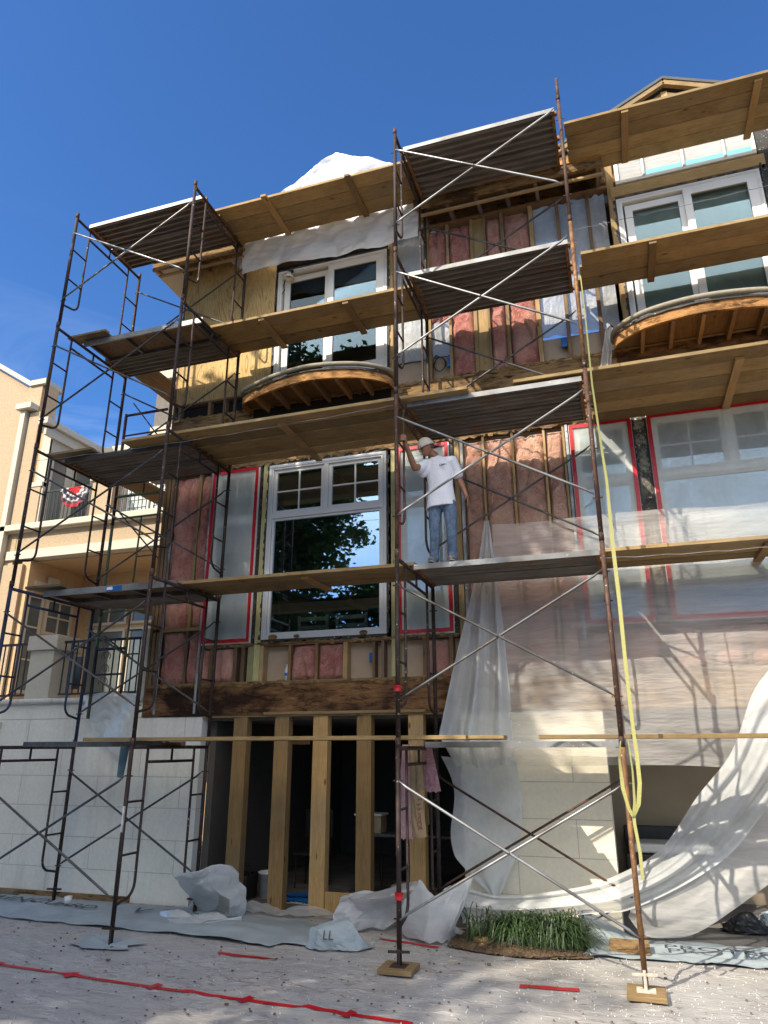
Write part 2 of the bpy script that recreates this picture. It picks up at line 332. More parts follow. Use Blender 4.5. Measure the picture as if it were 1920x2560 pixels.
# ---------------------------------------------------------------- ground
def gh(x,y):
    n=noise.noise(V((x*.55,y*1.5,3)))*.014
    n+=max(0,.09-abs(noise.noise(V((x*.8,y*2.2,9)))) )*.16
    n+=max(0,.06-abs(noise.noise(V((x*1.9+y,y*1.3-x*.6,1)))) )*.12
    return G+.004+max(n,-.003)
def groundmat():
    t=NT('earth_and_paving'); p=t.pos(); n=t.noise(p,3,6); return t.done(t.pbr(t.mix(n,(.2,.17,.14),(.3,.26,.22)),.95,0,t.bump(n,.5,.02)))
tag(MB().grid(24,24,lambda u,v:(-150+300*u,-150+300*v,G-.03)).build('ground',groundmat()),kind='structure')
def floorfilm():
    t=NT('dusty_floor_film'); p=t.pos((.9,2.6,1)); n=t.noise(p,2.1,8,.62,.9); n2=t.noise(t.pos((2.2,6,1),rot=(0,0,.25)),2.8,7,.7,1.1); n3=t.noise(t.pos(),40,4,.7)
    big=t.noise(t.pos(),.8,4)
    c=t.mix(t.ramp(n,[(.3,0),(.7,1)]),(.31,.305,.3),(.46,.45,.445))
    sp=t.math('MULTIPLY',t.math('MULTIPLY',t.ramp(n2,[(.53,0),(.57,1)]),t.ramp(n,[(.44,0),(.5,.9)])),t.ramp(t.noise(t.pos(loc=(3,1,0)),1.1,3),[(.42,.1),(.6,.8)]))
    c=t.mix(sp,c,(.17,.12,.09)); c=t.mix(t.ramp(big,[(.45,0),(.7,.3)]),c,(.42,.37,.3))
    c=t.mix(t.ramp(n3,[(.3,.45),(.45,0)]),c,(.24,.2,.17))
    c=t.mix(t.ramp(t.noise(t.pos(),90,2,.5),[(.7,0),(.74,.8)]),c,(.7,.68,.64))
    cr1=t.math('ABSOLUTE',t.math('SUBTRACT',t.noise(t.pos((.5,1.7,1),rot=(0,0,.35)),1.6,3,.5,1.2),.5)); cr2=t.math('ABSOLUTE',t.math('SUBTRACT',t.noise(t.pos((.8,1.6,1),rot=(0,0,-.6),loc=(5,2,0)),1.7,3,.5,.8),.5))
    crs=t.math('MAXIMUM',t.ramp(cr1,[(0,1),(.012,0)]),t.ramp(cr2,[(0,.8),(.009,0)])); c=t.mix(t.math('MULTIPLY',crs,.28),c,(.66,.65,.64))
    h=t.math('ADD',t.math('MULTIPLY',crs,.2),t.math('ADD',t.math('ABSOLUTE',t.math('SUBTRACT',n,.5)),t.math('MULTIPLY',n2,.3)))
    return t.done(t.pbr(c,t.ramp(sp,[(0,.42),(1,.9)]),0,t.bump(h,.7,.04),.5))
top(MB().grid(330,170,lambda u,v:(-10+u*14,-4.6+v*6.48,gh(-10+u*14,-4.6+v*6.48))),'floor_film',floorfilm(),'dusty translucent floor film spread over the ground before the building','floor covering',smooth=True)
def strip(name,x0,y0,x1,y1,w,label,kinks=0):
    n=max(4,int(abs(x1-x0)*14)); d=V((x1-x0,y1-y0,0)).normalized(); q=V((-d.y,d.x,0))
    def f(u,v):
        s=u; x=x0+(x1-x0)*s; y=y0+(y1-y0)*s+.012*math.sin(s*9+x0); ww=w*(1+.35*noise.noise(V((x*6,7,v*3))))
        p=V((x,y,0))+q*ww*(v-.5); return (p.x,p.y,gh(p.x,p.y)+.007+.003*v)
    m=MB().grid(n,2,f)
    for k in range(kinks):
        s=(k+.8)/(kinks+.4); x=x0+(x1-x0)*s; y=y0+(y1-y0)*s
        m.grid(3,3,lambda u,v:(x-.02+.07*u+.04*v,y-.05+.13*v-.03*u,gh(x-.02+.07*u+.04*v,y-.05+.13*v-.03*u)+.013))
    return top(m,name,M['tape'],label,'tape','red tape strips on the floor')
strip('red_tape_strip',-6.6,-.82,-1.7,-1.13,.045,'long red tape line running across the floor film in front',5)
strip('red_tape_strip',-4.06,.1,-3.39,.08,.05,'short red tape strip lying alone left of the crumpled grey paper')
strip('red_tape_strip',-1.07,.0,-.58,.04,.075,'short red tape strip just left of the rusty right post base')
strip('red_tape_strip',-2.7,1.12,-2.02,.98,.05,'red tape piece under the plastic heap at the foot of the middle tower')
def sheetpaper(name,out,label,z=.012,amp=.02,lift=None):
    (x0,y0,x1,y1)=out
    def f(u,v):
        x=x0+(x1-x0)*u+.06*math.sin(v*5+u*9); y=y0(u)+(y1(u)-y0(u))*v
        e=amp*abs(noise.noise(V((x*1.7,y*4,2))))*2+(lift(u,v) if lift else 0)
        return (x,y,gh(x,y)+z+e)
    return top(MB().grid(90,22,f),name,M['paper'],label,'paper sheet',smooth=True)
pp=sheetpaper('grey_paper_sheet',(-9.6,lambda u:.85-.45*u+.05*math.sin(u*11)+(.15 if u>.9 else 0),-3.05,lambda u:1.72+.05*math.sin(u*7)-(.35*max(0,u-.72)/.28)),'long grey blue paper underlay laid along the foot of the white wall',lift=lambda u,v:.11*max(0,math.sin((u-.72)*22))*(1-v)*max(0,(u-.7)/.3)+.02*math.sin(v*3.1))
sheetpaper('grey_paper_patch',(-5.72,lambda u:-.22+.25*abs(u-.45),-4.98,lambda u:.26-.1*u),'small grey paper patch under the front left tower post',.016,.01)
p2=sheetpaper('grey_paper_sheet',(-.62,lambda u:1.08+.1*u,3.2,lambda u:1.86),'grey blue paper sheet on the floor right of the grass clumps',.012,.03,lambda u,v:.3*max(0,.14-u)/.14*(v**2)*.9)
def text(name,s,size,loc,rot,m,parent,ext=.0008,shear=0,sx=1):
    cu=bpy.data.curves.new(name,'FONT'); cu.body=s; cu.size=size; cu.extrude=ext; cu.shear=shear; cu.align_x='CENTER'
    o=bpy.data.objects.new(name,cu); C.objects.link(o); bpy.context.view_layer.update()
    me=bpy.data.meshes.new_from_object(o.evaluated_get(bpy.context.evaluated_depsgraph_get())); bpy.data.objects.remove(o)
    o=bpy.data.objects.new(name,me); C.objects.link(o); me.materials.clear(); me.materials.append(m); o.scale=(sx,1,1)
    o.rotation_euler=rot; po=parent_origin(parent) if parent else V((0,0,0)); o.location=V(loc)-po
    if parent: o.parent=parent
    return o
for s,x,y,a,sz in (('TECHNO',-8.1,1.32,-.05,.3),('GUARD',-7.0,1.22,-.08,.24),('V',-5.85,1.2,-.1,.3),('FLOOR PROTECTION',-5.0,1.3,-.1,.09)):
    o=text('printed_lettering',s,sz,(x,y,G+.062),(0,0,a),M['ink'],pp,.001,sx=1.3)
for s,x,y,sz in (('PROTECT',.75,1.38,.2),('EX',-.48,1.55,.2)):
    text('printed_lettering',s,sz,(x,y,G+.07 if s!='EX' else G+.24),(0 if s!='EX' else .5,0,-.02),M['ink'],p2,.001,sx=1.4)
def crumple(c,rx,ry,rz,seed,n=40,k=26,rough=.06,soft=False):
    if soft:      # film crumpled along many random fold planes
        rn=random.Random(seed); rv=lambda:V((rn.gauss(0,1),rn.gauss(0,1),rn.gauss(0,.8))).normalized()
        FL=[(rv(),1.3,rn.uniform(-.7,.7),rn.choice((-1,1))*rn.uniform(.1,.24)) for _ in range(9)]+[(rv(),3.2,rn.uniform(-2.2,2.2),rn.choice((-1,1))*rn.uniform(.07,.15)) for _ in range(34)]+[(rv(),7,rn.uniform(-5,5),rn.choice((-1,1))*rn.uniform(.02,.045)) for _ in range(40)]
        def fold_(d):
            p=d.copy()
            for nn,fr,o_,s_ in FL:
                q=p.dot(nn)*fr-o_; p=p+rvv[FL.index((nn,fr,o_,s_))]*s_*(abs(q)-.45*fr)
            return p
        rvv=[(nn*.55+rv()*.6) for nn,_,_,_ in FL]
        def g_(u,v):
            th=math.pi*.8*v; g=2*math.pi*u; return fold_(V((math.sin(th)*math.cos(g),math.sin(th)*math.sin(g),math.cos(th))))
        m=MB().grid(150,80,g_); lo=[min(p[k] for p in m.v) for k in range(3)]; hi=[max(p[k] for p in m.v) for k in range(3)]
        zl=lo[2]+.22*(hi[2]-lo[2])
        m.v=[(c[0]+rx*(2*(p[0]-lo[0])/(hi[0]-lo[0])-1),c[1]+ry*(2*(p[1]-lo[1])/(hi[1]-lo[1])-1),G+.02+max(.012*math.sin(p[0]*9+p[1]*7)+.012,rz*1.15*(p[2]-zl)/(hi[2]-zl))) for p in m.v]
        return m
    rnd=random.Random(seed); pl=[]
    for _ in range(k):
        d=V((rnd.gauss(0,1),rnd.gauss(0,1),abs(rnd.gauss(0,1))*.9)).normalized(); pl.append((d,rnd.uniform(.72,1.02)))
    m=MB()
    def f(u,v):
        th=math.pi*.62*v; g=2*math.pi*u
        d=V((math.sin(th)*math.cos(g),math.sin(th)*math.sin(g),math.cos(th)))
        r=min([1.15]+[h/max(.05,d.dot(q)) for q,h in pl if d.dot(q)>.05])
        r*=1+rough*2.*(abs(noise.noise(d*2.2+V((seed,0,0))))-.2)+rough*.5*abs(noise.noise(d*4.5+V((0,seed,0))))
        z=max(c[2]+d.z*r*rz,G+.03+.02*noise.noise(d*4)); return (c[0]+d.x*r*rx,c[1]+d.y*r*ry,z)
    return m.grid(n,n//2,f)
h=top(crumple((-3.0,.66,G+.05),.33,.22,.24,5),'crumpled_paper_ball',M['paper'],'crumpled grey printed paper heap left of the middle post foot','paper')
text('printed_lettering','LL',.12,(-3.03,.455,G+.12),(1.1,0,.1),M['ink'],h)
top(crumple((-4.98,1.42,G+.02),.5,.36,.54,11,soft=True).grid(40,16,lambda u,v:(-5.5+1.1*u,1.2-.3*v*math.sin(3.1*u),G+.03+.09*(1-v)*abs(math.sin(u*7+v*3))+.02*abs(noise.noise(V((u*12,v*5,1)))))),'plastic_heap',M['film_heap'],'crumpled clear plastic heap beside the garage opening left stud','plastic','crumpled plastic heaps')
m=crumple((-2.8,1.42,G+.02),.5,.34,.44,23,soft=True); 
hp=top(m,'plastic_heap',M['film_heap'],'crumpled plastic heap left of the middle tower front post','plastic','crumpled plastic heaps')
top(crumple((-2.1,1.3,G+.02),.42,.33,.56,31,soft=True),'plastic_heap',M['film_heap'],'tall plastic bundle gathered round the middle tower rear post','plastic','crumpled plastic heaps')
top(MB().grid(70,8,lambda u,v:(-4.7+1.75*u,1.86-.2*v+.04*math.sin(u*13),G+.05+.07*(1-v)*abs(math.sin(u*8+1))+.03*noise.noise(V((u*14,v*4,0))))),'plastic_strip',M['film_heap'],'plastic strip trailing on the floor below the garage studs','plastic',smooth=True)
# loose litter too small to count, and single bits
rnd=random.Random(3); m=MB()
for i in range(800):
    x=rnd.uniform(-8,2.4); y=rnd.uniform(-1.9,1.8); s=rnd.uniform(.003,.007)*(2 if rnd.random()<.06 else 1); z=gh(x,y)+.012
    if rnd.random()<.5: m.bar((x,y,z),(x+rnd.uniform(-.08,.08),y+rnd.uniform(-.05,.05),z+.002),.0025,.002)
    else: m.box(x-s*1.4,x+s*1.4,y-s,y+s,z-.004,z+s*.6)
tag(m.build('floor_litter',plain('litter',(.12,.085,.06),.9,0,.5,60)),'twigs leaves and dirt scattered over the floor film','litter',kind='stuff')
m=MB()
for i in range(1100):
    x=rnd.gauss(.3,1.1) if rnd.random()<.6 else rnd.uniform(-7,2.4); y=rnd.uniform(-1.4,1.7); s=rnd.uniform(.0015,.004); z=gh(x,y)+.006
    m.box(x-s,x+s,y-s,y+s,z-.004,z+s)
tag(m.build('plaster_crumbs',M['white']),'white plaster crumbs scattered over the floor film','crumbs',kind='stuff')
# ---------------------------------------------------------------- scaffolding
XS=[-7.382,-5.245,-2.162,-.036]; LN=[.0035,.0021,.0002,.0047]
LZ=[[.038,1.989,3.946,5.909,7.9],[.022,1.977,3.964,5.975,7.935]]
H=1.95; W=1.56
word=['lowest','second','third','fourth','top']
tow=['far left','left','middle','right']
def make_frame(m,m2,name='scaffold_frame'):
    t=empty(name,(0,0,0),'x','scaffold frame','scaffold frames')
    for y in (0,W): MB().tube([(0,y,-H),(0,y,0)],.024,12).build('post',M[m],t,True)
    MB().tube([(0,0,-.03),(0,W,-.03)],.0215,12).build('top_bar',M[m],t,True)
    lb=MB().tube([(0,.3,-.19),(0,W-.3,-.19)],.017,10); lb.tube([(0,W/2,-.03),(0,W/2,-.19)],.014,8); lb.build('lower_bar',M[m],t,True)
    for s,y in ((1,0),(-1,W)):
        yi=y+s*.3; r=.15
        pts=[(0,yi,-.05),(0,yi,-1.42)]+[(0,yi-s*r*(1-math.cos(a))*1,-1.42-r*math.sin(a)) for a in [R(k) for k in (20,40,60,80,90)]]+[(0,y+s*.02,-1.60)]
        MB().tube(pts,.0155,9).build('ladder_rail',M[m],t,True)
        for z in (-.6,-1.13): MB().tube([(0,y,z),(0,yi,z)],.0125,8).build('rung',M[m],t,True)
        for z in (-.33,-1.53): MB().tube([(-.05,y,z),(.05,y,z)],.008,6).build('brace_lock',M[m],t)
        MB().tube([(0,y,-.02),(0,y,.07)],.026,10).build('coupling_collar',M[m2],t,True)
    return t
protos={k:None for k in('rust','rust_red','rust_orange','blue_tube')}
looks={(0,1):'blue_tube',(3,0):'rust_orange',(2,0):'rust',(3,1):'rust_red',(3,2):'rust_red',(2,2):'rust_red',(3,4):'rust_red',(3,3):'rust_orange'}
desc={'rust':'dark rusty','rust_red':'reddish brown rusty','rust_orange':'orange rusted','blue_tube':'dark blue painted'}
def posx(i,z): return XS[i]+LN[i]*z
def posy(i,z): return (.0 if i<2 else .07)+(.008 if i<3 else .028)*z
for i in range(4):
    for k in range(5):
        kind=looks.get((i,k),'rust'); z=LZ[i//2][k]
        if protos[kind] is None: o=protos[kind]=make_frame(kind,'rust' if kind!='rust' else 'rust_red')
        else: o=copy_tree(protos[kind])
        o.location=(posx(i,z),posy(i,z),z); o['group']='scaffold frames'
        o.rotation_euler=(0,LN[i],0)
        o['label']='%s scaffold frame, %s level of the %s post pair'%(desc[kind],word[k],tow[i])
fr_=[o for o in C.objects if o.type=='EMPTY' and str(o.get('label','')).endswith('lowest level of the left post pair')][0]
MB().lathe((posx(1,-1),0,-.86),[(.0245,0),(.0245,.26)],14).build('paper_sticker',M['white'],fr_,True)
# taller spigot on the right hand post
top(MB().tube([(posx(3,8),posy(3,8),7.95),(posx(3,8.4),posy(3,8.4),8.3)],.021,10),'post_extension',M['rust_red'],'short red pipe stub rising above the right scaffold post','pipe',smooth=True)
# screw jacks and sole boards
def jack(x,y,label,board,mm='rust'):
    t=empty('screw_jack',(x,y,G),label,'screw jack','screw jacks')
    MB().tube([(x,y,G+.012),(x,y,G+.2)],.014,8).build('screw',M[mm],t)
    b=MB().box(x-.013,x+.013,y-.013,y+.013,G+.16,G+.18); b.bar((x-.1,y-.02,G+.17),(x+.1,y+.02,G+.17),.016,.022); b.build('wing_nut',M[mm],t,bevel=.003)
    zb=.055 if board else .012
    MB().box(x-.075,x+.075,y-.075,y+.075,G+zb,G+zb+.008).build('base_plate',M[mm],t)
M['dusty']=plain('plaster_dusted_iron',(.5,.46,.38),.95,0,.3,20)
for i,y0,d in ((0,1.56,'under the far left rear post'),(1,0,'under the left tower front post'),(1,1.56,'under the left tower rear post'),(2,0,'under the middle tower front post'),(2,1.56,'under the middle tower rear post'),(3,0,'under the right tower front post')):
    x=posx(i,-1.9); y=posy(i,-1.9)+y0
    jack(x,y,('plaster dusted' if i==3 else 'rusty')+' screw jack '+d,i>1,'dusty' if i==3 else 'rust')
for n,(i,y0,s,d) in enumerate(((2,0,(.2,.15),'under the middle front post'),(2,1.56,(.2,.14),'under the middle rear post'),(3,0,(.19,.16),'under the right front post'))):
    x=posx(i,-1.9); y=posy(i,-1.9)+y0
    top(B(x-s[0]*.8,x+s[0]*.8,y-s[1],y+s[1],G+.02,G+.06),'sole_board',M['lumberx'],'square wooden sole board '+d,'wood block','sole boards',bevel=.004)
top(B(-.36,.02,1.25,1.5,G+.02,G+.1),'wood_block',M['rot2'],'rough wood block on grey paper behind the right post','wood block',bevel=.006)
top(B(-8.55,-8.15,1.64,1.76,G+.02,G+.09),'wood_block',M['oldboard'],'old wood block at the foot of the white wall far left','wood block',bevel=.006)
# cross braces
def make_brace(L,m):
    t=empty('cross_brace',(0,0,0),'x','cross brace','cross braces')
    for s in (1,-1):
        y=-.012*s
        pts=[(.02,0,-.33 if s>0 else -1.53),(.1,y,(-.33-.057) if s>0 else -1.473),(L-.1,y,-1.473 if s>0 else -.387),(L-.02,0,-1.53 if s>0 else -.33)]
        MB().tube(pts,[.006,.0135,.0135,.006],9).build('brace_bar',M[m],t,True)
    MB().tube([(L/2,-.03,-.93),(L/2,.03,-.93)],.008,8).build('pivot_bolt',M['rust'],t)
    return t
bp={}
def brace(i,k,back,m,txt):
    L=XS[i+1]-XS[i]; key=(i,m)
    if key not in bp: o=bp[key]=make_brace(L,m)
    else: o=copy_tree(bp[key])
    z=LZ[i//2][k]; o.location=(posx(i,z-.9),posy(i,z-.9)+(W-.035 if back else -.035),z)
    o['label']='%s cross brace, %s level, %s face of the %s scaffold bay'%(txt,word[k],'rear' if back else 'front','left' if i==0 else 'right')
fm={(0,4):('galv','pale galvanised'),(0,3):('galvdark','grey'),(0,2):('galvdark','grey'),(0,1):('galvdark','grey'),(0,0):('galvdark','dull grey'),(2,4):('galv','galvanised'),(2,3):('galv','galvanised'),(2,2):('alu','bright whitish'),(2,1):('galvdark','dark spotted'),(2,0):('galv','galvanised')}
for i in (0,2):
    for k in range(5):
        m,tx=fm[(i,k)]; brace(i,k,False,m,tx)
        if (i,k)!=(2,1): brace(i,k,True,'rust_red' if (i,k)==(2,0) else 'galvdark','rusty red' if (i,k)==(2,0) else 'dark')
# far left bay beside the left tower: one more brace running out of the picture
o=copy_tree(bp[(0,'galvdark')]); o.location=(posx(0,0)-2.14,-.035,.038); o['label']='dull grey cross brace leaving the picture at lower left'
o=copy_tree(protos['rust']); o.location=(posx(0,0)-2.14,0,.038); o['label']='rusty lowest scaffold frame at the far left edge of the picture'
# steel decks
def make_deck(L,wd,m='deck',edge='alu'):
    t=empty('steel_deck_plank',(0,0,0),'x','scaffold deck','steel deck planks')
    n=5; pr=[]
    for k in range(n):
        a=wd*(k+.08)/n; b=wd*(k+.34)/n; c=wd*(k+.62)/n; d=wd*(k+.88)/n
        pr+=[(a,.0),(a+.012,-.05),(b,-.05),(b+.012,0.),(c,0.)]
    pr=[(0,-.0)]+pr+[(wd,0)]
    MB().grid(1,len(pr)-1,lambda u,v:(.045+(L-.09)*u,*pr[round(v*(len(pr)-1))])).build('ribbed_panel',M[m],t)
    for y,nm in((0,'front_edge'),(wd-.004,'rear_edge')):
        MB().box(.03,L-.03,y-.002,y+.004,-.05,.012).build(nm,M[edge if y==0 else 'deck'],t)
    for x in(.03,L-.07): 
        b=MB().box(x,x+.04,.006,wd-.008,-.056,-.012)
        for y in (.05,wd-.09):
            s=-1 if x<.5 else 1; b.box(x+(.04 if s>0 else -.03),x+(.07 if s>0 else 0),y,y+.04,-.05,.01)
        b.build('end_channel',M['rust_orange' if m=='deck' else 'galvdark'],t)
    return t
def make_alu(L,wd):
    t=empty('plywood_deck_plank',(0,0,0),'x','scaffold deck','plywood topped deck planks')
    MB().box(.04,L-.04,.02,wd-.02,0,.014).build('plywood_panel',M['planky'] if 0 else M['oldply'],t)
    for y in(0,wd-.03): MB().box(.02,L-.02,y,y+.03,-.06,.022).build('side_rail',M['alu' if y==0 else 'galvdark'],t)
    for k in range(4): x=.1+(L-.24)*k/3; MB().box(x,x+.035,.031,wd-.031,-.05,-.004).build('cross_rail',M['galvdark'],t)
    return t
M['oldply']=ply('old_deck_plywood',(.17,.11,.07),(.27,.18,.11),(.06,.035,.02),.6)
dp={}
def deck(i,k,y,wd,nth,kind='steel',edge='alu',zo=.025):
    L=XS[i+1]-XS[i]; key=(i,wd,kind,edge)
    z=LZ[i//2][k]+zo
    if key not in dp: o=dp[key]=(make_deck(L,wd,edge=edge) if kind=='steel' else make_alu(L,wd))
    else: o=copy_tree(dp[key])
    o.location=(posx(i,z),y,z)
    o['label']='%s %s deck plank on the %s level of the %s scaffold bay'%(nth,'ribbed steel' if kind=='steel' else 'aluminium edged plywood',word[k],'left' if i==0 else 'right')
    return o
deck(0,4,.30,.52,'front');deck(0,4,.84,.52,'rear')
deck(0,3,.57,.52,'front','alu');deck(0,3,1.11,.5,'rear',edge='galvdark')
deck(0,2,.55,.5,'front',edge='galvdark');deck(0,2,1.08,.5,'rear',edge='galvdark')
la=deck(0,1,.55,.52,'front','alu');deck(0,1,1.1,.5,'rear',edge='galvdark')
deck(0,0,.6,.5,'single',edge='galvdark')
deck(2,4,.43,.56,'front');deck(2,4,1.0,.56,'rear')
deck(2,3,.61,.52,'front');deck(2,3,1.14,.52,'rear')
deck(2,2,.45,.52,'front');deck(2,2,.98,.52,'rear')
deck(2,1,.66,.46,'front');deck(2,1,1.13,.46,'rear')
deck(2,0,1.02,.52,'single')
z=LZ[0][1]
lb=empty('blue_label',(-6.2,.545,z),'blue and white sticker on the aluminium edge of the second level left deck','sticker')
B(-6.32,-6.08,.5435,.5465,z-.028,z+.036).build('sticker_panel',M['bluebox'],lb); B(-6.31,-6.22,.541,.5434,z-.015,z+.025).build('sticker_text',M['white'],lb)
# plank platforms between the towers
def platform(name,zb,boards,cleats,label,th=.042,mat='plankx'):
    x=sum(b[0] for b in boards)/len(boards); t=empty(name,(x,boards[0][2],zb),label,'plank platform','timber plank platforms')
    for j,(x0,x1,y0,y1) in enumerate(boards):
        B(x0,x1,y0+.006,y1-.006,zb+.005*(j%2),zb+th+.001*(j%2)).build('board',M[mat],t,bevel=.004)
    for (cx,cy0,cy1) in cleats:
        B(cx-.045,cx+.045,cy0,cy1,zb-.04,zb-.001).build('cleat',M['planky'],t,bevel=.003)
    return t
def rows(x0,x1,y0,y1,n,j=.05,seed=1):
    r=random.Random(seed); w=(y1-y0)/n; return [(x0+r.uniform(-j,j),x1+r.uniform(-j,j),y0+w*i,y0+w*(i+1)) for i in range(n)]
platform('plank_platform',7.965,rows(-5.40,-2.1,.68,1.5,3),[(-4.4,.6,1.5),(-3.05,.62,1.53)],'top level timber planks spanning from left tower to middle tower')
platform('plank_platform',5.97,rows(-5.35,-2.1,.86,1.66,3,seed=2),[(-4.46,.88,1.69),(-3.14,.88,1.7)],'fourth level timber planks spanning below the upper left window head')
platform('plank_platform',4.0,[(-6.2,-1.36,.33,.59),(-5.5,-1.9,.595,.84),(-5.42,-1.95,.845,1.09),(-5.4,-2.0,1.095,1.33),(-5.45,-2.02,1.335,1.56)],[(-3.84,.45,1.75)],'third level long timber planks crossing above the large lower window')
platform('plank_platform',2.02,rows(-5.35,-2.1,.72,1.5,3,seed=4),[(-3.58,.8,1.62)],'second level timber planks crossing the middle of the large lower window')
platform('plank_platform',.075,[(-6.1,-1.5,.2,.34),(-5.75,-1.15,.36,.62),(-5.7,-1.2,.64,.9)],[(-3.55,.62,.95)],'lowest level thin timber planks crossing in front of the open garage studs',.04)
platform('plank_platform',7.975,rows(.03,3.6,.74,1.7,4,seed=5),[(.82,.76,1.66),(2.42,.8,1.75)],'top level timber planks right of the right tower under the gable')
platform('plank_platform',6.02,rows(.05,3.6,.96,1.76,3,seed=6),[(.95,.98,1.8),(2.55,.98,1.8)],'fourth level timber planks crossing the upper right window')
platform('plank_platform',4.035,[(-.83,3.6,.42,.7),(.02,3.6,.705,1.0),(.0,3.6,1.005,1.28),(.04,3.6,1.285,1.57),(.02,3.6,1.575,1.84)],[(1.6,.62,1.93)],'third level timber planks above the wide red taped window')
platform('plank_platform',2.03,rows(0.,3.6,.84,1.66,3,seed=8),[(1.63,.95,1.9)],'second level timber planks in front of the sheeted right windows')
platform('plank_platform',.075,[(-.8,3.6,.3,.56),(-.1,3.6,.6,.85)],[],'lowest level timber planks right of the right tower',.04)
# planks leading round the corner and loose board ends
for k,(z,x,y1) in enumerate(((5.99,-7.3,3.3),(4.02,-7.3,3.0),(2.1,-7.25,3.4))):
    t=empty('side_plank_platform',(x,1.7,z),['fourth','third','second'][k]+' level timber planks turning back round the left corner of the building','plank platform','side planks')
    for j in range(2): B(x+.02+j*.235,x+.25+j*.235,1.66,y1,z-.04,z).build('board',M['planky'],t,bevel=.003)
for k,(x0,x1,y0,y1,z) in enumerate(((-7.55,-6.85,.44,.64,5.975),(-7.6,-6.82,.46,.68,4.035),(-7.6,-7.0,.46,.7,2.06))):
    t=empty('loose_board_stack',(x0,y0,z),['fourth','third','second'][k]+' level loose board ends sticking out at the left tower','boards','loose board ends')
    B(x0,x1,y0,(y0+y1)/2,z,z+.035).build('board',M['oldboard'],t,bevel=.003); B(x0+.04,x1-.03,(y0+y1)/2+.004,y1,z,z+.035).build('board',M['oldboard'],t,bevel=.003)
# green side frames of the return scaffold
def side_frame(z,mat,label,x1=-6.56,H=1.95):
    t=empty('side_scaffold_frame',(-7.36,1.74,z),label,'scaffold frame','return scaffold frames')
    MB().tube([(-7.36,1.74,z-H),(-7.36,1.74,z)],.024,10).build('post',M[mat],t,True)
    MB().tube([(-7.36,1.74,z-.03),(x1,1.74,z-.03)],.022,10).build('top_bar',M[mat],t,True)
    MB().tube([(-7.36,1.74,z-.4),(x1,1.74,z-.4)],.015,8).build('lower_bar',M[mat],t,True)
    MB().tube([(-6.83,1.74,z-.4),(-6.85,1.74,z-min(1.45,H))],.014,8).build('ladder_rail',M[mat],t,True)
    for q in ((-.7,-1.05) if H>1 else (-.6,)): MB().tube([(-6.84,1.74,z+q),(x1,1.74,z+q)],.012,8).build('rung',M[mat],t,True)
side_frame(5.27,'rust_red','rusty side frame of the return scaffold high at the left corner')
side_frame(3.83,'green_tube','green painted side frame of the return scaffold at the left corner')
side_frame(2.35,'green_tube','green painted low side frame behind the left tower',-6.6)
side_frame(1.42,'blue_tube','blue painted side frame standing over the terrace railing',-6.85,.7)
for z0,z1,x0,x1,t_ in((5.5,4.1,-7.3,-6.4,'high'),(3.55,2.4,-7.3,-6.5,'middle'),(1.6,.75,-7.3,-6.5,'low')):
    top(MB().tube([(x0,1.8,z0),(x1,2.6,z1)],.012,8),'diagonal_brace',M['galvdark'],t_+' diagonal brace bar running back round the left building corner','brace bar','return scaffold brace bars',smooth=True)
# wires and strap
def wire(p,q,sag,label,r=.003,n=24):
    p=V(p);q=V(q); pts=[p.lerp(q,i/n)-V((0,0,sag*math.sin(math.pi*i/n)))+V((0,0,.006*math.sin(i*2.1))) for i in range(n+1)]
    top(MB().tube(pts,r,5),'wire',M['galv'],label,'wire')
wire((-7.3,-.02,3.72),(-2.17,.0,3.75),.05,'twisted tie wire strung between the left tower and the middle post')
wire((.0,-.02,5.62),(3.4,.3,6.0),.03,'thin string crossing in front of the fourth level right planks')
wire((-.0,.02,1.75),(3.3,.3,1.9),.05,'thin sagging wire above the second level right planks')
sp=[(.04,4.95),(.045,4.4),(.04,3.6),(.06,3.),(.08,2.5),(.07,1.9),(.075,1.3),(.068,.7),(.072,.2),(.08,-.06),(.078,-.3),(.05,-.47),(.0,-.56)]
def ribbon(pts,w,y,tw=0):
    m=MB(); n=len(pts)-1
    def f(u,v):
        i=min(int(u*n),n-1); s=u*n-i; a=pts[i];b=pts[i+1]; x=a[0]+(b[0]-a[0])*s; z=a[1]+(b[1]-a[1])*s
        ph=tw*math.sin(u*7); return (x+w*min(1,.3+u*1.6)*(v-.5)*math.cos(ph),y+w*(v-.5)*math.sin(ph)*.9-.01,z)
    return m.grid(n*5,1,f)
st=empty('ratchet_strap',(0,-.06,6.3),'long yellow webbing strap hanging down the right front post and looped at the bottom','strap')
ribbon(sp,.036,-.075,.5).build('webbing',M['strap'],st)
ribbon([(-.045,.05),(-.07,-.1),(-.065,-.35),(-.035,-.5),(.0,-.57)],.032,-.07,.5).build('loop',M['strap'],st)
ribbon([(.02,.05),(.03,-.2),(.02,-.45),(.0,-.58),(.0,-.62),(.02,-.85),(.018,-1.06)],.028,-.06,.3).build('tail',M['strap'],st)
# red tape wraps on the middle post and rag on the deck
for z,d in ((.57,'high'),(-1.32,'low')):
    top(MB().lathe((-2.162,.07,z),[(.024,-.03),(.04,-.028),(.036,0),(.045,.03),(.024,.034)],14),'tape_wrap',M['tape'],'red tape wrapped round the middle front post, '+d+' one','tape','red tape wraps')
top(MB().grid(8,14,lambda u,v:(-5.85+.13*u*(1-.4*v),.585-.03*math.sin(u*6),.02-.34*v-.04*u*v)),'blue_rag',plain('blue_grey_rag',(.1,.17,.22),.9),'small dark blue rag hanging from the lowest left deck','rag',smooth=True)
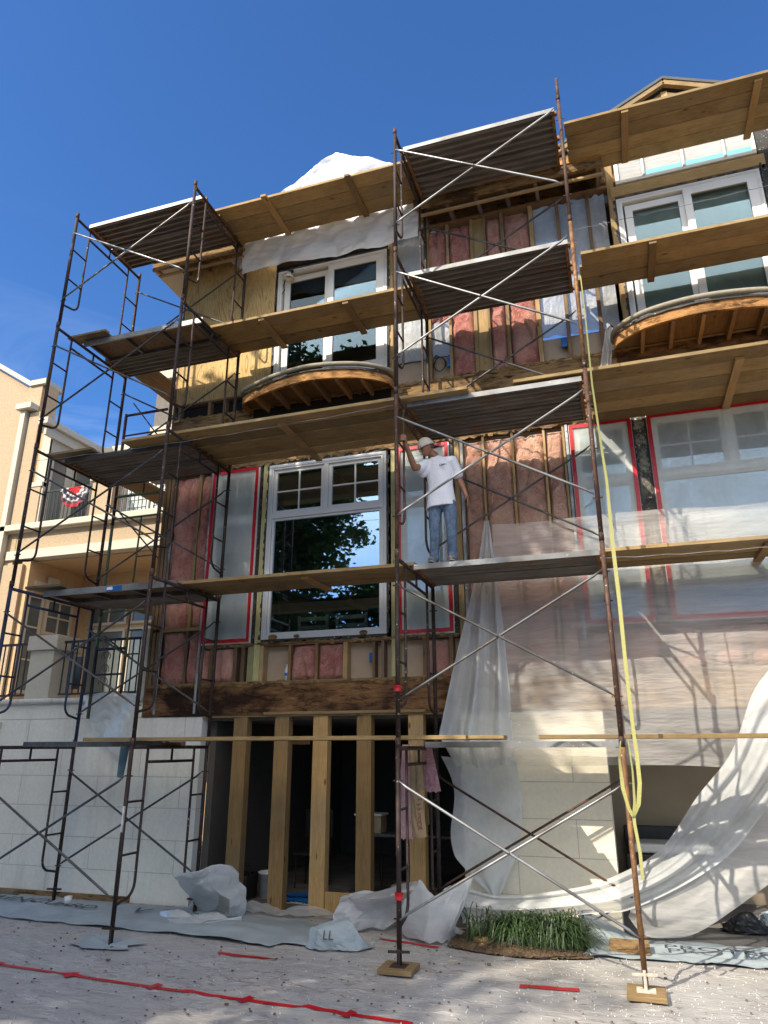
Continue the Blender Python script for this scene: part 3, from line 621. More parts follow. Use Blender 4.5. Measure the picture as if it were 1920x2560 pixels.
# ---------------------------------------------------------------- the house
house=empty('townhouse',(-2,F,G),'wooden framed townhouse stripped to its studs and pink insulation behind the scaffold','house')
def hp_(name,mb,m,label=None,**k):
    o=mb.build(name,m,house,**k)
    if label:o['label']=label
    return o
def hb(name,m,x0,x1,z0,z1,y0=F,y1=F+.1,label=None,**k): return hp_(name,B(x0,x1,y0,y1,z0,z1),M[m],label,**k)
# ground floor walls
w_=B(-9.9,-5.56,F,F+.22,G-.1,.41); hp_('stone_wall',w_,M['block'],'white scored stucco wall left of the garage opening')
hb('terrace_wall','block',-9.9,-6.56,.412,.64,F,F+.2)
hp_('wall_ledge',MB().tube([(-9.9,F-.02,.67),(-6.56,F-.02,.67)],.045,12).box(-9.9,-6.56,F,F+.3,.642,.7),M['ledge'],smooth=False)
hb('ledge_stub','ledge',-9.9,-9.08,.30,.38,F-.05,F-.002)
p_=B(-8.72,-8.27,F-.02,F+.45,.702,1.44); hp_('terrace_pier',p_,M['trim'],bevel=.006)
hb('pier_cap','trim',-8.77,-8.2,1.442,1.67,F-.06,F+.5,bevel=.012)
hb('pier_block','trim',-6.72,-6.55,.702,1.7,F+.02,F+.3,bevel=.01)
hb('stone_pier','block2',-1.92,-.225,G-.1,.41,F,F+.5,'cream scored stucco pier between the two garage openings')
hb('plinth_board','rot2',-9.6,-6.45,G+.0,G+.07,F-.03,F-.002)
# garage interior
hp_('garage_floor',B(-5.56,3.6,F,8,G-.02,G+.012),M['concrete'])
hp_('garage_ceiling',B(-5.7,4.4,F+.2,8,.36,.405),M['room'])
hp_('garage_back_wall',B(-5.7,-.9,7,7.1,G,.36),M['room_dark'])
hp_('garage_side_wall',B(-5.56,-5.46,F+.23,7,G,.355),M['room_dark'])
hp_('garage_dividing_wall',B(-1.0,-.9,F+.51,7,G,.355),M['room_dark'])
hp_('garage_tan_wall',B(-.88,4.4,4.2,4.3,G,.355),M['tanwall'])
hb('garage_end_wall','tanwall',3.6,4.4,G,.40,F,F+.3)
dr=hp_('inner_door',B(-3.7,-2.95,6.93,6.99,G,.1),M['room_dark']); MB().sphere((-3.05,6.9,-.85),.03,.03,.03).build('handle',M['iron'],dr)
for n,(a,b) in enumerate(((-5.07,-4.86),(-4.45,-4.24),(-3.89,-3.68),(-3.28,-3.08),(-2.59,-2.39))):
    hp_('garage_stud',B(a+.07,b,F,F+.14,G+.02,.40).box(a,a+.067,F+.012,F+.13,G+.02,.40),M['post'],bevel=.003)
hb('sill_board','post',-3.675,-3.285,G+.02,G+.27,F+.02,F+.06)
hb('header_plate','lumberx',-5.56,-1.95,.395,.42,F-.01,F+.2)
hb('header_board','lumberx',-4.6,-2.35,.42,.455,F-.045,F-.012)
# rim, plates
hb('rim_beam','rot',-6.52,-1.7,.42,.815,F-.03,F+.15,'rotten dark stained rim beam above the garage')
hb('rim_beam','rot2',-1.695,4.4,.42,.815,F-.03,F+.15)
hb('bottom_plate','lumberx',-6.52,4.4,.82,.865,F-.01,F+.14)
hb('drywall_backing','drywall',-6.4,4.4,.86,1.38,F+.145,F+.16); hb('drywall_backing','drywall',-6.4,-5.7,1.383,4.2,F+.145,F+.16); hb('drywall_backing','drywall',-1.93,-.33,1.383,4.2,F+.145,F+.16)
# cripple wall under the windows
def stud(x,w,z0,z1,m='studold',y=F,d=.14): return hb('stud',m,x-w/2,x+w/2,z0,z1,y,y+d)
r=random.Random(9)
for zz,x0,x1 in ((.845,-6.5,-1.4),(1.372,-5.6,-1.9),(4.1,-6.5,3.6),(5.07,-6.4,.4),(4.28,-6.4,3.6)):
    m=MB(); x=x0
    while x<x1:
        l=r.uniform(.05,.35)
        if 1:
            k=[(x+l*i/5,F-.034-.012*r.random(),zz+.002+max(0,r.uniform(-.02,.03))) for i in range(6)]; m.poly(k+[(x+l*i/5,F-.034,zz-.002-max(0,r.uniform(-.03,.05))) for i in range(5,-1,-1)],(0,.004,0))
        x+=l-.004
    hp_('torn_paper_edge',m,M['tar'] if r.random()<.6 else M['rot2'])
hb('window_sill_plate','studold',-5.6,-1.9,1.345,1.385,F,F+.14); hb('window_sill_plate','studold',-.3,4.4,1.345,1.385,F,F+.14)
def batt(x0,x1,z0,z1,m='insul',dens=22,seed=0,bul=.05,label=None):
    nx=max(4,int((x1-x0)*dens*2)); nz=max(4,int((z1-z0)*dens))
    def f(u,v):
        x=x0+(x1-x0)*u; z=z0+(z1-z0)*v; e=min(1,min(u,1-u)*5+.0)*min(1,min(v,1-v)*10)
        q=V((x*2.3+seed,seed*1.7,z*1.6)); n=noise.noise(q)*.6+abs(noise.noise(q*2.7))*.8+abs(noise.noise(q*6.5))*.4
        cre=max(0,.1-abs(noise.noise(V((x*3+seed,4,z*1.3)))))*.5
        return (x+.012*noise.noise(V((z*6,seed,x))),F+.07-bul*1.1*e**.5-.075*e*n+cre,z+.01*noise.noise(V((x*9,seed,1))))
    return hp_('insulation_batt',MB().grid(nx,nz,f),M[m],label,smooth=True)
for x,w in ((-6.49,.05),(-6.42,.05),(-5.92,.04),(-5.5,.05),(-5.11,.05),(-4.7,.06),(-4.27,.04),(-3.87,.04),(-3.45,.06),(-3.05,.035),(-2.92,.035),(-2.35,.05),(-2.0,.05)): stud(x,w,.865,1.345 if x>-5.6 else 1.62,'lumberz' if w>.05 else 'studold')
stud(-4.87,.09,.865,1.345,'treated');stud(-4.99,.06,.865,1.345,'studold')
for i,(a,b) in enumerate(((-5.47,-5.14),(-4.25,-3.89),(-3.85,-3.48),(-5.7,-5.53),(-2.32,-2.03))): batt(a,b,.87,1.34,'insul',seed=i+3)
for a,b,s in ((-6.38,-5.94,1),(-5.9,-5.72,2)): batt(a,b,.87,1.61,'insul',seed=s*5); batt(a,b,1.67,4.05,'insul',seed=s*8)
hb('blocking','lumberx',-6.39,-5.72,1.62,1.665)
for x in (-6.49,-6.42,-5.92,-5.71): stud(x,.05,1.665,4.08,'studold' if x!=-5.92 else 'lumberz')
for x in (-6.34,-5.685): hb('metal_strip','wstrip',x-.018,x+.018,.45 if x<-6 else .45,4.1,F-.038,F-.033)
hb('corner_board','studold',-6.56,-6.52,.42,7.9,F-.01,F+.2)
hb('blue_outlet_box','bluebox',-3.13,-3.07,1.08,1.2,F+.06,F+.1)
# window units
def win(x0,x1,z0,z1,kind,m='vinyl',room=True,label=None):
    y=F-.03; t=.075
    fr=MB().box(x0,x1,y,y+.1,z1-t,z1).box(x0,x1,y,y+.1,z0,z0+t*.8).box(x0,x0+t,y,y+.1,z0+t*.8,z1-t).box(x1-t,x1,y,y+.1,z0+t*.8,z1-t)
    for a in (.018,.036): # profile steps
        fr.box(x0+a,x1-a,y-.006-a*.15,y-.001,z1-a-.012,z1-a); fr.box(x0+a,x0+a+.012,y-.006-a*.15,y-.001,z0+a,z1-a-.012); fr.box(x1-a-.012,x1-a,y-.006-a*.15,y-.001,z0+a,z1-a-.012)
    wn=hp_('window',fr,M[m],label); xm=(x0+x1)/2
    def sash(a,b,c,d,w=.055,gm='glass',yy=y+.03,mul=False):
        s=MB().box(a,b,yy,yy+.045,d-w,d).box(a,b,yy,yy+.045,c,c+w).box(a,a+w,yy,yy+.045,c+w,d-w).box(b-w,b,yy,yy+.045,c+w,d-w)
        if mul: s.box((a+b)/2-.011,(a+b)/2+.011,yy+.008,yy+.03,c+w,d-w); s.box(a+w,(a+b)/2-.0115,yy+.008,yy+.03,(c+d)/2-.011,(c+d)/2+.011).box((a+b)/2+.0115,b-w,yy+.008,yy+.03,(c+d)/2-.011,(c+d)/2+.011)
        s.build('sash',M[m],wn); B(a+w-.005,b-b*0-w+.005,yy+.02,yy+.024,c+w-.005,d-w+.005).build('glass_pane',M[gm],wn)
    if kind=='big':
        tz=z0+(z1-z0)*.69; B(x0+t,x1-t,y+.005,y+.09,tz-.035,tz+.035).build('transom',M[m],wn)
        B(xm-.035,xm+.035,y+.005,y+.09,tz+.035,z1-t).build('mullion',M[m],wn)
        sash(x0+t,xm-.036,tz+.036,z1-t,.05,mul=True); sash(xm+.036,x1-t,tz+.036,z1-t,.05,mul=True); sash(x0+t,x1-t,z0+t*.8,tz-.036,.035)
    elif kind=='slide':
        sash(x0+t+.03,xm-.02,z0+t*.8,z1-t-.04,.1,'glass_hi' if x0<0 else 'glass2',y+.045); sash(xm-.05,x1-t,z0+t*.8,z1-t,.1,'glass_hi' if x0<0 else 'glass2',y+.0)
    elif kind=='side':
        tz=z0+(z1-z0)*.69; B(x0+t,x1-t,y+.005,y+.09,tz-.035,tz+.035).build('transom',M[m],wn); sash(x0+t,x1-t,tz+.036,z1-t,.05,mul=True); sash(x0+t,x1-t,z0+t*.8,tz-.036,.035)
    # torn flashing round the frame
    r=random.Random(int(x0*100)); fl=MB()
    def rag(ax,a,b,c,s):
        n=int((b-a)*16)
        for i in range(n):
            p=a+(b-a)*i/n; q=a+(b-a)*(i+1)/n; w=r.uniform(.02,.05)
            if ax=='z': fl.box(min(c,c+s*w),max(c,c+s*w),F-.016-.004*r.random(),F-.006,p,q)
            else: fl.box(p,q,F-.016-.004*r.random(),F-.006,min(c,c+s*w),max(c,c+s*w))
    rag('z',z0,z1,x0,-1);rag('z',z0,z1,x1,1);rag('x',x0,x1,z1,1);rag('x',x0,x1,z0,-1); fl.build('torn_flashing',M['tar'],wn)
    if x0>.6 and kind=='slide': B(x0+t+.02,x1-t-.02,F+.07,F+.075,z0+.06,z1-t).build('plastic_cover',M['film_win'],wn)
    if room:
        b=MB().box(x0-.3,x1+.3,5.2,5.25,z0-.9,z1+.1).box(x0-.35,x0-.3,F+.17,5.2,z0-.9,z1+.1).box(x1+.3,x1+.35,F+.17,5.2,z0-.9,z1+.1).box(x0-.3,x1+.3,F+.17,5.2,z1+.1,z1+.15).box(x0-.3,x1+.3,F+.17,5.2,z0-.95,z0-.9)
        b.build('room_interior',M['room_dark'],wn)
    return wn
w1=win(-4.71,-2.86,1.43,4.05,'big',label='large grey framed window with two small upper lights and a big reflecting pane')
w2=win(-4.74,-2.84,5.42,7.55,'slide','vinyl_white',label='upper left white sliding window above the curved balcony')
w3=win(.65,2.52,5.42,7.52,'slide','vinyl_white',label='upper right white sliding window above the sunlit curved balcony')
for a,b,k in ((-5.66,-4.87,'side'),(-2.69,-1.94,'side'),(-.31,.48,'side'),(.66,2.52,'big'),(2.72,3.5,'side')):
    wn=win(a,b,1.39,4.06,k,'vinyl_white')
    fa,fb,z0,z1=a+.03,b-.03,1.43,4.02
    def ff(u,v,fa=fa,fb=fb): 
        x=fa+(fb-fa)*u; z=z0+(z1-z0)*v; return (x,F-.05-.014*noise.noise(V((x*7,1,z*2)))*min(1,min(u,1-u)*8),z)
    MB().grid(30,60,ff).build('plastic_cover',M['film_win'],wn,True)
    r=random.Random(int(a*50)); tp=MB()
    def tape(p,q,w=.05):
        p=V(p);q=V(q);d=(q-p).normalized();n=V((d.z,0,-d.x)); k=14
        tp.grid(k,1,lambda u,v:tuple(p.lerp(q,u)+n*(v-.5)*w*(1+.25*noise.noise(V((u*8,a,v))))+V((0,-.002*noise.noise(V((u*20,v*3,a))),0))))
    y=F-.068
    tape((fa,y,z0-.02),(fa,y,z1+.02));tape((fb,y-.001,z0-.02),(fb,y-.001,z1+.02));tape((fa-.02,y-.002,z1),(fb+.02,y-.002,z1));tape((fa-.02,y-.002,z0),(fb+.02,y-.002,z0))
    tp.build('red_tape_border',M['tape'],wn)
for x,m in ((-4.77,'treated'),(-2.75,'treated'),(.57,'tarpost'),(2.62,'tarpost')): hb('window_post',m,x-.045 if m=='treated' else x-.07,x+.045 if m=='treated' else x+.07,.87 if m=='treated' else 1.39,4.12,F-.012,F+.13)
stud(-1.84,.07,.87,4.08,'lumberz'); hb('metal_strip','wstrip',-1.785,-1.745,.9,4.08,F-.03,F-.024); hb('dark_strip','tar',-1.92,-1.885,1.35,4.08,F-.03,F-.02)
for i,(a,b) in enumerate(((-1.74,-1.48),(-1.45,-1.08),(-1.05,-.66),(-.62,-.4))): batt(a,b,.87,4.04,'insul_tan',seed=30+i*3,bul=.06)
for x in (-1.465,-1.065,-.64,-.385): stud(x,.03,.87,4.08,'lumberz',F-.008)
hb('metal_strip','wstrip',-.36,-.325,.9,4.08,F-.03,F-.024)
for i,(a,b) in enumerate(((-.3,.1),(.14,.5),(.66,1.0),(1.04,1.4),(1.44,1.8),(1.84,2.2),(2.24,2.6))): batt(a,b,.87,1.34,'insul_tan',seed=60+i)
for x in (-.32,.12,.52,.62,1.02,1.42,1.82,2.22): stud(x,.04,.865,1.345)
# between the floors
hb('top_plate','rot2',-6.52,4.4,4.12,4.3,F-.005,F+.15)
hb('rim_board','rot2',-6.52,4.4,4.302,5.05,F-.02,F+.15,'weathered strand board band between the floors')
hb('bottom_plate','lumberx',-6.52,4.4,5.052,5.09,F-.012,F+.14)
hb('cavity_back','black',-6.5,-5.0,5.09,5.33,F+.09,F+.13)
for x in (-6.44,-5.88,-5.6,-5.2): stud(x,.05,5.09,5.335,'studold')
hb('blocking','studold',-6.5,-4.9,5.335,5.36); hb('shade_panel','black',-5.05,-2.78,4.55,5.048,F-.026,F-.021); hb('shade_panel','rot',.4,2.8,4.55,5.048,F-.026,F-.021)  # thin dark panels stand in for the shade under the balconies
hb('plywood_sheet','ply',-6.52,-4.80,5.36,8.25,F-.012,F+.01); hb('upper_wall_backing','drywall',-4.8,4.4,5.09,5.5,F+.125,F+.14)
hp_('upper_wall_film',B(-2.84,-2.23,F+.09,F+.1,5.5,8.0),M['film_wall'])
# upper middle wall
for x,w in ((-2.79,.08),(-2.19,.07),(-1.86,.04),(-1.48,.05),(-1.01,.05),(-.575,.06),(-.185,.05),(.255,.05)): stud(x,w,5.09,7.78,'lumberz' if x<-.3 else 'studold',F)
hb('flat_board','lumberz',-1.455,-1.3,5.09,7.78,F+.03,F+.07); stud(-1.28,.035,5.09,7.78,'lumberz')
for i,(a,b,z0,z1) in enumerate(((-2.2,-1.88,6.05,7.74),(-1.84,-1.51,5.1,7.74),(-1.26,-1.04,5.1,7.74),(-.98,-.61,5.1,7.74))): batt(a,b,z0,z1,'insul',seed=80+i*7,bul=.06)
for a,b in ((-2.6,-2.23),(-2.15,-1.88),(-.54,-.21),(-.16,.23),(.28,.5)):
    hp_('plastic_vapour_sheet',MB().grid(14,50,lambda u,v:(a+(b-a)*u,F+.07-.018*noise.noise(V((a+u*3,2,v*7))),5.5-.05*noise.noise(V((u*3,a,0)))+(2.3-.05)*v)),M['film_wall'],smooth=True)
hb('wall_post','lumberz',.55,.645,5.09,8.3,F-.015,F+.13)
hb('dark_strip','rot',.645,.655,5.4,7.55,F-.02,F-.002)
hb('blue_outlet_box','bluebox',-1.93,-1.86,5.28,5.42,F+.02,F+.06); hb('blue_outlet_box','bluebox',-.3,-.22,5.29,5.43,F+.02,F+.06)
hp_('coiled_cable',MB().tube([(-2.05+.09*math.cos(a)*(1+.1*math.sin(a*1.7)),F+.06+.01*math.sin(a*3),5.36+.11*math.sin(a)) for a in [k*.35 for k in range(56)]],.006,5),M['blackplastic'],smooth=True)
# eaves
hb('upper_plate','studold',-6.52,.6,7.78,7.83,F-.01,F+.14)
def eave(x0,x1):
    hb('eave_fascia','rot2',x0,x1,7.80,7.95,1.44,1.48); hb('eave_trim','fascia',x0,x1,7.952,8.05,1.42,1.5)
    hb('eave_lower_board','lumberx',x0+.1,x1,7.70,7.735,1.5,1.54)
    n=int((x1-x0)/.4)
    for i in range(n+1): x=x0+.06+(x1-x0-.12)*i/n; hp_('rafter_tail',MB().bar((x,1.482,7.86),(x,2.6,8.16),.045,.11),M['lumbery'])
    hp_('roof_sheathing',MB().poly([(x0,1.44,8.06),(x1,1.44,8.06),(x1,4,8.75),(x0,4,8.75)],(0,0,.04)),M['rot2'])
eave(-6.95,-5.2);eave(-2.27,.5)
hb('side_eave_box','trim',-7.0,-6.53,7.86,8.04,1.5,6.5,bevel=.01)
hb('side_wall','stucco_dark',-6.515,-6.4,.42,7.86,F+.21,7)
hb('side_wall_low','trim',-6.53,-6.4,.42,.8,F+.21,4)
# gables
def gable(xc,hw,z0,sl,film_):
    zt=z0+hw*sl
    for s in (-1,1):
        yr=1.72 if not film_ else 1.62; a=V((xc,yr,zt));b=V((xc+s*(hw+.25),yr,z0-.25*sl)); n=V((0,0,.05))
        hp_('gable_roof',MB().poly([a,b,b+V((0,2.8,0)),a+V((0,2.8,0))],n),M['roofmetal'])
        hp_('rake_board',MB().bar(a+V((0,.05,-.045)),b+V((0,.05,-.045)),.08,.07,(0,1,0)),M['lumberx'])
        hp_('inner_rake_board',MB().bar(a+V((0,.14,-.17)),b+V((0,.14,-.17)),.05,.06,(0,1,0)),M['lumberx'])
    for k in range(-3,4):
        x=xc+k*.3; hp_('gable_stud',B(x-.045,x+.045,1.82,1.9,z0+.12,zt-abs(k)*.3*sl-.15),M['lumberz'])
    hp_('gable_back',MB().poly([(xc-hw,2.3,z0-.3),(xc+hw,2.3,z0-.3),(xc+hw,2.3,z0),(xc,2.3,zt-.1),(xc-hw,2.3,z0)],(0,.05,0)),M['lumberz' if not film_ else 'room'])
gable(1.5,1.5,8.62,.5,False); gable(-3.7,1.2,8.3,.55,True)
hb('gable_header','lumberx',-5.2,-2.27,8.0,8.35,F-.02,F+.1)
# arched transom window up right
aw=hb('arched_transom_window','transom_back',.72,2.5,7.84,8.34,F+.02,F+.05)
f_=MB().box(.68,2.54,F-.03,F+.06,7.79,7.84).box(.68,.73,F-.03,F+.06,7.84,8.6).box(2.49,2.54,F-.03,F+.06,7.84,8.6); f_.build('window_frame',M['vinyl_white'],aw)
arc=[(x_,F-.035,8.2+.17*math.cos((x_-1.6)*1.7)-.0) for x_ in [1.05+.1*i for i in range(12)]]
MB().tube([(.75,F-.035,8.3),(1.07,F-.035,8.22)],.019,6).tube([(1.07,F-.03,8.22)]+[(1.07+.09*i,F-.03,8.22+.1*math.sin(math.pi*i/12)) for i in range(1,13)],.019,6).tube([(2.15,F-.03,8.22),(2.45,F-.03,8.42)],.019,6).tube([(1.07,F-.03,7.84),(1.07,F-.03,8.23)],.019,6).tube([(1.61,F-.03,7.84),(1.61,F-.03,8.6)],.019,6).tube([(2.15,F-.03,7.84),(2.15,F-.03,8.23)],.019,6).build('muntin_bars',M['vinyl_white'],aw)
B(.73,2.49,F-.004,F+.004,7.84,8.6).build('plastic_cover',M['film_thin'],aw); B(1.1,2.5,F-.02,F-.014,7.85,7.93).build('blue_tape',M['tape_blue'],aw)
hb('window_header','header',.6,2.62,7.58,7.76,F-.02,F+.08); hb('strand_board_strip','rot2',.66,2.6,7.53,7.578,F-.01,F+.05)
hb('upper_right_wall','tar',2.56,4.4,5.09,8.6,F-.01,F+.1); hb('dark_strip','tar',2.54,2.56,5.4,7.6,F-.04,F)
hb('attic_front','rot2',-6.4,4.4,8.07,8.3,2.2,2.3)
# curved balconies
def balcony(pts,z,label,mat):
    n=len(pts)-1
    def P(u):  # catmull-rom
        t=u*n; i=min(int(t),n-1); s=t-i; g=lambda k:V(pts[max(0,min(n,k))]+(0,))
        a,b,c,d=g(i-1),g(i),g(i+1),g(i+2)
        return .5*((2*b)+(c-a)*s+(2*a-5*b+4*c-d)*s*s+(3*b-a-3*c+d)*s**3)
    Q=[P(i/80) for i in range(81)]
    o=hp_('curved_balcony',MB().poly([(q.x,q.y+.03,z-.10) for q in Q]+[(pts[-1][0],F-.03,z-.10),(pts[0][0],F-.03,z-.10)],(0,0,.05)),M['lumbery'],label)
    MB().grid(60,3,lambda u,v:((lambda q:(q.x,q.y+.012,z-.045-.165*v))(P(u)))).grid(60,1,lambda u,v:((lambda q:(q.x,q.y+.055,z-.21+.12*v))(P(u)))).grid(60,1,lambda u,v:((lambda q:(q.x,q.y+.012+.043*v,z-.21))(P(u)))).build('curved_fascia',M[mat],o,True)
    MB().tube([(q.x,q.y-.01,z) for q in Q],.034,12).build('moulding',M['moulding'],o,True)
    MB().grid(80,1,lambda u,v:((lambda q:(q.x,q.y+.0-.012*v,z-.05-v*(.03+.02*abs(noise.noise(V((u*14,0,3)))))))(P(u)))).build('torn_felt',M['tar'],o)
    x0,x1=pts[0][0],pts[-1][0]; k=int((x1-x0)/.33)
    for i in range(1,k):
        x=x0+(x1-x0)*i/k; yy=min((abs(q.x-x),q.y) for q in Q)[1]+.06
        if yy<F-.1: B(x-.022,x+.022,yy,F-.035,z-.23,z-.105).build('joist',M['lumbery'],o)
balcony([(-5.12,1.87),(-5.08,1.55),(-4.79,1.39),(-4.30,1.22),(-3.72,1.15),(-3.10,1.30),(-2.75,1.58),(-2.72,1.87)],5.19,'left curved balcony in shade with dark joists showing beneath','fascia')
balcony([(.38,1.87),(.41,1.56),(.70,1.29),(1.10,1.16),(1.55,1.13),(2.12,1.22),(2.55,1.43),(2.78,1.6),(2.82,1.87)],5.19,'right curved balcony with sunlit orange wooden rim','fascia')
# lamp
lp=hp_('wall_lamp',MB().lathe((-4.5,F-.12,7.33),[(.0,.1),(.03,.1),(.045,.05),(.1,-.02),(.09,-.03),(.03,.03)],16),M['white'],smooth=True)
MB().tube([(-4.5,F-.12,7.42),(-4.49,F-.06,7.5),(-4.47,F-.03,7.5)],.015,6).sphere((-4.5,F-.06,7.5),.05,.03,.035).build('lamp_bracket',M['iron'],lp)
MB().tube([(-4.56,F-.12,7.3),(-4.6,F-.11,7.2),(-4.58,F-.1,7.12),(-4.62,F-.1,7.05)],.008,5).build('torn_flap',M['tar'],lp)
t=empty('water_bottle',(-4.31,F+.03,.87),'small clear water bottle standing on the plate under the large window','bottle'); MB().lathe((-4.31,F+.03,.867),[(0,0),(.03,0),(.032,.12),(.028,.16),(.012,.19),(.012,.2)],14).build('bottle_body',M['vinyl'],t,True); MB().lathe((-4.31,F+.03,.867),[(.0135,.2),(.0135,.215),(0,.216)],12).build('cap',M['white'],t,True); MB().lathe((-4.31,F+.03,.867),[(.0325,.06),(.0325,.1)],14).build('label_band',M['bluebox'],t,True)
for k_,(x_,s_) in enumerate(((-4.52,.07),(-4.16,.045),(-3.18,.06))): top(crumple((x_,F-.03,1.44),s_,s_*.6,s_*.8,90+k_,16,14,.2) if 0 else MB().sphere((x_,F-.04,1.455),s_,s_*.5,s_*.55,9,6),'debris_lump',M['rot2'],'brown debris lump on the sill of the large window, '+('left corner','second from left','right')[k_]+' one','debris','debris on the window sill')
# chairs seen through the large window
for x,l in ((-4.04,'left'),(-3.46,'right')):
    t=empty('slat_back_chair',(x,2.5,.5),'pale green slat back chair behind the large window, %s one'%l,'chair','pale green chairs inside')
    for s in (-1,1): MB().bar((x+s*.2,2.2,.6),(x+s*.215,2.14,1.78),.04,.03).build('back_post',M['mint'],t,bevel=.003); 
    for z in (1.5,1.61,1.73): MB().bar((x-.2,2.15,z),(x+.2,2.15,z),.025,.055).build('slat',M['mint'],t,bevel=.003)
    B(x-.23,x+.23,2.2,2.62,1.0,1.04).build('seat',M['mint'],t)
# ---------------------------------------------------------------- hanging plastic
def rnoise(x,y,z): return noise.noise(V((x,y,z)))
def drape(name,m,label,fn,nu=90,nv=50,group='plastic sheets'): return top(MB().grid(nu,nv,fn),name,M[m],label,'plastic sheet',group,smooth=True)
drape('plastic_sheet','film_thin','large thin clear plastic sheet hung over the right lower facade',lambda u,v:(-1.37+4.6*u+.012*rnoise(v*4,1,0),1.71-.02*rnoise(u*14,2,v*6)-.03*abs(rnoise(u*3,5,v*14)),2.74-.06*u-.03*math.sin(u*12)*.5-(2.92-.0*u)*v-.02*rnoise(u*6,0,3)),150,90)
def fold(u,v):
    z=2.78-3.0*v; L=-1.46-.66*min(1,v/.88)**1.15 if v<.88 else -2.12+.2*(v-.88)/.12; Rr=-1.385+.14*min(1,v*1.4)
    x=L+(Rr-L)*u; return (x+.01*math.sin(v*8+u*5),1.66-.055*(math.sin(u*15+v*1.5)+.6*math.sin(u*29+2))*min(1,v*1.4+.15),z+.03*math.sin(u*9)*v)
drape('gathered_plastic','film','gathered milky plastic curtain falling left of the big clear sheet',fold,60,60)
def tail(u,v):
    z=-.1-1.45*v; L=-2.12+.28*v+.08*math.sin(v*7)+.5*max(0,v-.75)*1.4; Rr=-1.24+.05*math.sin(v*5)-.5*max(0,v-.7)*1.3
    return (L+(Rr-L)*u,1.69-.03*math.sin(u*9+v*3)-.02*rnoise(u*4,v*5,1),z-.1*u*(1-u))
drape('plastic_flap','film','ragged milky plastic flap hanging against the left part of the cream pier',tail,36,46)
# swooping sheet
TP=[(2.9,2.4),(2.1,1.45),(1.75,1.05),(1.45,.73),(1.27,.5),(1.0,-.05),(.63,-.47),(.23,-.96),(-.24,-1.23),(-.69,-1.37),(-1.41,-1.47),(-1.9,-1.38)]
BP=[(3.4,.9),(2.6,.35),(2.1,.15),(1.75,-.1),(1.5,-.3),(1.2,-.6),(.86,-.96),(.41,-1.26),(-.12,-1.52),(-.42,-1.58),(-1.16,-1.68),(-1.8,-1.75)]
def cr(P,u):
    n=len(P)-1;t=u*n;i=min(int(t),n-1);s=t-i;g=lambda k:V(P[max(0,min(n,k))]+(0,))
    a,b,c,d=g(i-1),g(i),g(i+1),g(i+2); return .5*((2*b)+(c-a)*s+(2*a-5*b+4*c-d)*s*s+(3*b-a-3*c+d)*s**3)
def swoop(u,v):
    a=cr(TP,u);b=cr(BP,u);p=a.lerp(b,v); f=math.sin(v*13+u*2)+.55*math.sin(v*27+u*5+1)
    return (p.x*1.043,1.60-.06*f*(.5+.5*v)-.12*math.sin(v*3.1),p.y*1.043+.02*math.sin(u*9)*v)
drape('swooping_plastic','film','bunched plastic swag swooping down from the right edge to the grass',swoop,120,46)
CP=[(3.2,-.3),(2.4,-.6),(1.9,-.78),(1.45,-1.02),(1.14,-1.24),(.83,-1.46),(.45,-1.70),(.2,-1.76),(-.02,-1.75),(-.15,-1.6)]
BP2=[(3.4,.9),(2.6,.35),(2.1,.15),(1.75,-.1),(1.4,-.42),(1.0,-.82),(.6,-1.14),(.3,-1.33),(.05,-1.44),(-.12,-1.52)]
drape('plastic_sheet','film_mid','smooth hanging lower part of the swooping plastic at lower right',lambda u,v:((lambda a,b:((a.x+(b.x-a.x)*v)*1.043,1.60-.04*math.sin(v*5+u*7)-.02*rnoise(u*9,v*4,0),(a.y+(b.y-a.y)*v)*1.043))(cr(BP2,u),cr(CP,u))),70,24)
# roof film on left gable
def roof(u,v):
    x=-5.24+3.02*u; zt=9.44-.58*abs(x+3.62) if x<-3.62 else 9.44-.56*(x+3.62)
    zt+=.012*rnoise(x*3,0,0); 
    if x<-4.9: zt=min(zt,8.72-(-4.9-x)*2.1)
    zb=7.37+.08*math.sin(u*5.2+.6)*(1-u)+.04*rnoise(x*3,5,0)-.02
    z=zt+(zb-zt)*v; w=abs(rnoise(x*1.6+z*.8,1,z*1.1))*.09+abs(rnoise(x*2.6-z*2.2,3,z*1.4))*.06+abs(rnoise(x*1.2,8,z*6))*.03
    return (x,1.55-w,z)
drape('roof_plastic','film_roof','white plastic wrapping the left gable roof above the sliding window',roof,170,110)
drape('plastic_scrap','film','white plastic scrap hanging at the top left corner of the roof wrap',lambda u,v:(-5.5+.3*u-.1*v,1.62-.03*math.sin(u*9),7.85-.12*u*(1-v)-.3*v*u),14,14)
drape('plastic_scrap','film','twisted white plastic tail left of the right curved balcony',lambda u,v:(.30+.1*u*(1-v*.2)-.22*v+.1*u*v,1.8-.03*math.sin(u*12),5.4-1.0*v),12,24)
def ledgep(u,v):
    return (-7.55+.94*u+.32*v*(1-u),1.80-.05*math.sin(u*7+v*4)*v-.05*abs(rnoise(u*4,v*5,0)),.72-.62*v-.28*v*v*u+.04*math.sin(u*3)*(1-v)+.01)
drape('draped_plastic','film','milky plastic draped over the terrace ledge below the iron railing',ledgep,40,40)
